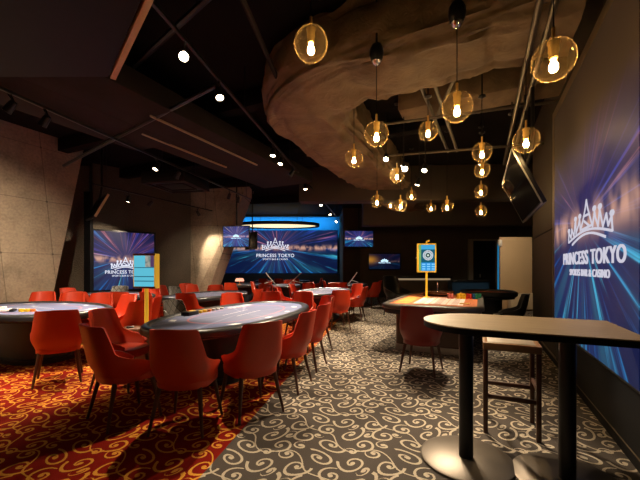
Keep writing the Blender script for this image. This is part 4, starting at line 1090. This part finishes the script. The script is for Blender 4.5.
rp = ontab(-.50, .95)
rd = 7.3; rx = gx(426.5, rd)
t = thing('display_sign', 'yellow-framed roulette results display on a pole at the roulette table', 'display sign', (rx, rd, z - .0105), -.08)
zc2 = gz(258, rd) - (z - .012); ws2, hs2 = .40, .62
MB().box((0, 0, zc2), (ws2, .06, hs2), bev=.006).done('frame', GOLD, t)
def roul_disp():
    m, nt, out = nodes('roulette_display')
    tc = N(nt, 'ShaderNodeTexCoord'); s = N(nt, 'ShaderNodeSeparateXYZ', inp={'Vector': tc.outputs['Object']})
    x = M(nt, 'DIVIDE', s.outputs[0], ws2); z_ = M(nt, 'DIVIDE', M(nt, 'SUBTRACT', s.outputs[2], zc2), ws2)
    xx = M(nt, 'SUBTRACT', x, .06); zz = M(nt, 'SUBTRACT', z_, .14)
    r = M(nt, 'SQRT', M(nt, 'ADD', M(nt, 'MULTIPLY', xx, xx), M(nt, 'MULTIPLY', zz, zz)))
    th = M(nt, 'ARCTAN2', zz, xx)
    seg = M(nt, 'GREATER_THAN', M(nt, 'SINE', M(nt, 'MULTIPLY', th, 18.0)), 0)
    c = mixc(nt, M(nt, 'LESS_THAN', z_, -.25), (.01, .09, .14), (.02, .25, .62))
    c = mixc(nt, M(nt, 'GREATER_THAN', z_, .45), c, (.05, .33, .60))
    c = mixc(nt, M(nt, 'LESS_THAN', r, .27), c, (.50, .62, .68))
    c = mixc(nt, M(nt, 'MULTIPLY', M(nt, 'MULTIPLY', seg, M(nt, 'LESS_THAN', r, .24)), M(nt, 'GREATER_THAN', r, .17)), c, (.25, .12, .12))
    c = mixc(nt, M(nt, 'LESS_THAN', r, .13), c, (.05, .08, .08)); c = mixc(nt, M(nt, 'LESS_THAN', r, .05), c, (.6, .7, .6))
    rows = M(nt, 'MULTIPLY', M(nt, 'MULTIPLY', M(nt, 'LESS_THAN', z_, -.30), M(nt, 'LESS_THAN', M(nt, 'FRACT', M(nt, 'MULTIPLY', z_, 8.0)), .55)), M(nt, 'LESS_THAN', M(nt, 'FRACT', M(nt, 'MULTIPLY', x, 4.0)), .7))
    c = mixc(nt, rows, c, (.20, .55, .85))
    lft = M(nt, 'LESS_THAN', x, -.30)
    c = mixc(nt, lft, c, (.16, .36, .12))
    e = N(nt, 'ShaderNodeEmission', inp={'Color': c, 'Strength': 1.0}); nt.links.new(e.outputs[0], out.inputs[0]); return m
MB().box((0, -.032, zc2), (ws2 - .06, .006, hs2 - .06)).done('display', roul_disp(), t, smooth=0)
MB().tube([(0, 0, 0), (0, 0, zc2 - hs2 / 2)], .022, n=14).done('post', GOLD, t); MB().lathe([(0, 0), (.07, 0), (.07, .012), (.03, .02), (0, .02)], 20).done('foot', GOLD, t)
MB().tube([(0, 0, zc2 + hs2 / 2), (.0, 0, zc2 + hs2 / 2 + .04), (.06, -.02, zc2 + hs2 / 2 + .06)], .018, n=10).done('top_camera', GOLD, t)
MB().lathe([(0, -.012), (.012, -.008), (.014, 0), (.012, .008), (0, .012)], 12, c=(-ws2 / 2 - .02, 0, zc2)).done('side_lamp', WHITEP, t)

# dealer gear on the front and left tables
FT = Vector((-1.15, 4.95, 0)); FP = Vector((AX.y, -AX.x, 0))
def onft(u, v, zz=.7695): return FT + FP * u + AX * v + Vector((0, 0, zz))
t = thing('chip_tray', 'black dealer chip tray with gold trim by the quilted chair on the front table', 'chip tray', onft(-.55, -.42), face(AX))
MB().box((0, 0, .025), (.13, .22, .05), bev=.01).done('tray_body', BLACKM, t); MB().box((0, .03, .053), (.07, .10, .010), bev=.003).done('trim_plate', BRASS, t)
cols = [('yellow', (.85, .52, .02)), ('orange', (.80, .22, .03)), ('white', (.72, .66, .58)), ('white', (.72, .66, .58))]
for k, (nm, c) in enumerate([('yellow', (.85, .52, .02)), ('yellow', (.85, .52, .02)), ('orange', (.80, .22, .03)), ('white', (.72, .66, .58)), ('white', (.72, .66, .58)), ('white', (.72, .66, .58))]):
    chip_stack(onft(-.55 + .006 * k, -.20 + k * .10, .7695), 8 - k // 2, nm, c, '%s chip stack on the front table, %s from the black tray' % (nm, ['first', 'second', 'third', 'fourth', 'fifth', 'sixth'][k]), 'chips on the front table', .03)
for k in range(4):
    o = MB().box((0, 0, 0), (.063, .088, .0012)).done('playing_card', WHITEP, smooth=0); p = onft(-.48 + .02 * k, .46 + .1 * k, .7705); o.location = p; o.rotation_euler = (0, 0, .3 + .2 * k)
    tag(o, ['white card lying nearest the white chips on the front table', 'white card second from the white chips on the front table', 'white card third from the white chips on the front table', 'white card farthest from the white chips on the front table'][k], 'playing card', 'cards on the front table')
t = thing('chip_tray', 'white and black dealer tray near the left picture edge on the left table', 'chip tray', (-4.78, 5.0, .7695), .4)
MB().box((0, 0, .025), (.36, .14, .035), bev=.008).done('tray_body', WHITEP, t); MB().box((.06, .03, .045), (.12, .06, .06), bev=.006).done('card_box', WHITEP, t); MB().box((.21, 0, .02), (.05, .12, .04), bev=.006).done('end_cap', BLACKM, t)
for k, (nm, c) in enumerate([('yellow', (.85, .52, .02)), ('yellow', (.85, .52, .02)), ('orange', (.80, .22, .03))]):
    chip_stack((-4.46 + .085 * k, 5.08 + .0 * k, .7695), 9, nm, c, ['yellow chip stack touching the tray on the left table', 'second yellow chip stack on the left table', 'orange chip stack on the left table'][k], 'chips on the left table', .035)
# pale arms and lamp on the far tables
def boom(x, y, z0, label, lean):
    t = thing('boom_stand', label, 'stand', (x, y, z0), 0, 'pale boom stands on the far tables')
    MB().lathe([(0, 0), (.09, 0), (.09, .015), (0, .02)], 16).done('foot', WHITEP, t)
    MB().tube([(0, 0, .015), (lean * .55, 0, .46)], .016, n=8).done('arm', WHITEP, t)
    MB().tube([(lean * .20, 0, .18), (lean * .62, -.1, .10)], .014, n=8).done('cross_arm', WHITEP, t)
    MB().lathe([(0, -.02), (.022, -.01), (.022, .01), (0, .02)], 10, c=(lean * .55, 0, .47)).done('head', WHITEP, t)
boom(-1.2, 12.55, .7695, 'pale boom stand on the far middle table, crossing before the screen base', .9)
boom(-1.55, 12.2, .7695, 'pale boom stand at the left part of the far middle table', -.7)
boom(1.1, 13.2, .7695, 'pale boom stand on the table below the hung television', .6)
t = thing('table_lamp', 'small pink-lit lamp on the table right of the concrete pier', 'lamp', (-3.05, 12.9, .7695))
MB().lathe([(0, 0), (.07, 0), (.07, .015), (.015, .03), (.012, .16), (0, .16)], 14).done('base', BRASS, t)
MB().lathe([(.17, .15), (.17, .17), (.13, .26), (.0, .26), (0, .25), (.125, .25)], 20).done('lamp_shade', emit('pink_shade', (1, .42, .26), 1.3), t)

# high table with two pedestals, and its stool
U, V = B, A
TC = Vector((1.087, 2.53, 0)) + U * .31
t = thing('high_table', 'wood-topped high table with black disc pedestals in the right foreground', 'high table', TC, math.atan2(U.y, U.x))
zt = 1.035
out = []
R_ = .395; L1, L2 = -.61, .62
for k in range(25):
    a = PI / 2 + PI * k / 24; out.append((L1 + R_ + R_ * math.cos(a), R_ * math.sin(a)))
out += [(L2, -R_), (L2, R_)]
MB().prism(out, zt - .008, zt, bev=.002).done('table_top', OAK, t, smooth=0)
MB().prism(out, zt - .045, zt - .0082, bev=.004).done('edge_band', BLACK, t)
for u in (-.31, .31):
    MB().tube([(u, 0, .02), (u, 0, zt - .045)], .05, n=28).done('pole', BLACKM, t, smooth=60)
    MB().lathe([(0, 0), (.325, 0), (.325, .014), (.315, .020), (0, .022)], 56, c=(u, 0, 0)).done('disc_base', mat('disc_metal', (.10, .08, .06), .42, metal=.6, var=.1), t)
    MB().box((u, 0, zt - .052), (.3, .3, .012)).done('top_plate', BLACKM, t)
ST = Vector((1.69, 3.03, 0))
t = thing('bar_stool', 'dark walnut bar stool with a beige pad behind the high table', 'bar stool', ST, math.atan2(U.y, U.x))
sz = .78
mb = MB()
for cx, cy, wx, wy in ((0, -.20, .43, .035), (0, .20, .43, .035), (-.20, 0, .035, .37), (.20, 0, .035, .37)): mb.box((cx, cy, sz - .03), (wx, wy, .06), bev=.004)
mb.done('seat_frame', mat('stool_walnut', (.26, .13, .055), .35, var=.25, stretch=(1, 6, 1)), t)
MB().box((0, 0, sz - .012), (.365, .365, .035), bev=.012).done('seat', BEIGE, t)
for sx, sy in ((-1, -1), (1, -1), (-1, 1), (1, 1)): MB().box((sx * .195, sy * .195, (sz - .06) / 2), (.036, .036, sz - .06), bev=.004).done('leg', WALNUT, t)
for cx, cy, wx, wy, zz in ((0, -.195, .355, .022, .32), (0, .195, .355, .022, .32), (-.195, 0, .022, .355, .40), (.195, 0, .022, .355, .40)): MB().box((cx, cy, zz), (wx, wy, .036), bev=.003).done('stretcher', WALNUT, t)

# ------------------------------------------------------------------ light and camera
w = bpy.data.worlds.new('world'); SC.world = w; w.use_nodes = True
w.node_tree.nodes['Background'].inputs[0].default_value = (.5, .38, .28, 1); w.node_tree.nodes['Background'].inputs[1].default_value = .018
# blue wash on the far wall; the bar above it is an added fixture
bpy_l = bpy.data.lights.new('blue_wash', 'AREA'); bpy_l.shape = 'RECTANGLE'; bpy_l.size = 6.0; bpy_l.size_y = .1; bpy_l.energy = 110; bpy_l.color = (.06, .50, 1.0)
o = bpy.data.objects.new('blue_wash', bpy_l); COL.objects.link(o); o.location = (-2.2, 18.9, 4.25)
wb = MB().box((0, 0, 0), (6.1, .14, .07), bev=.01).done('added_wash_bar', BLACKM); wb.location = (-2.2, 18.9, 4.31); tag(wb, 'long black bar added as fixture for the blue wash before the far video wall', 'light bar')
o.location = (-2.2, 18.9, 4.25); o.rotation_euler = (math.radians(35), 0, 0)

cam = bpy.data.cameras.new('camera'); cam.sensor_width = 36; cam.lens = F / 640 * 36; cam.shift_y = (HY - 240) / 640; cam.clip_start = .05; cam.clip_end = 100
co = bpy.data.objects.new('camera', cam); COL.objects.link(co); co.location = (0, 0, H); co.rotation_euler = (PI / 2, 0, 0)
SC.camera = co
SC.view_settings.view_transform = 'Standard'; SC.view_settings.look = 'None'; SC.view_settings.gamma = 1; SC.view_settings.exposure = 0.22; SC.view_settings.use_curve_mapping = False
SC.cycles.use_denoising = True; SC.cycles.max_bounces = 6; SC.cycles.transparent_max_bounces = 16
SC.cycles.sample_clamp_indirect = 6.0
SC.cycles.caustics_reflective = False; SC.cycles.caustics_refractive = False
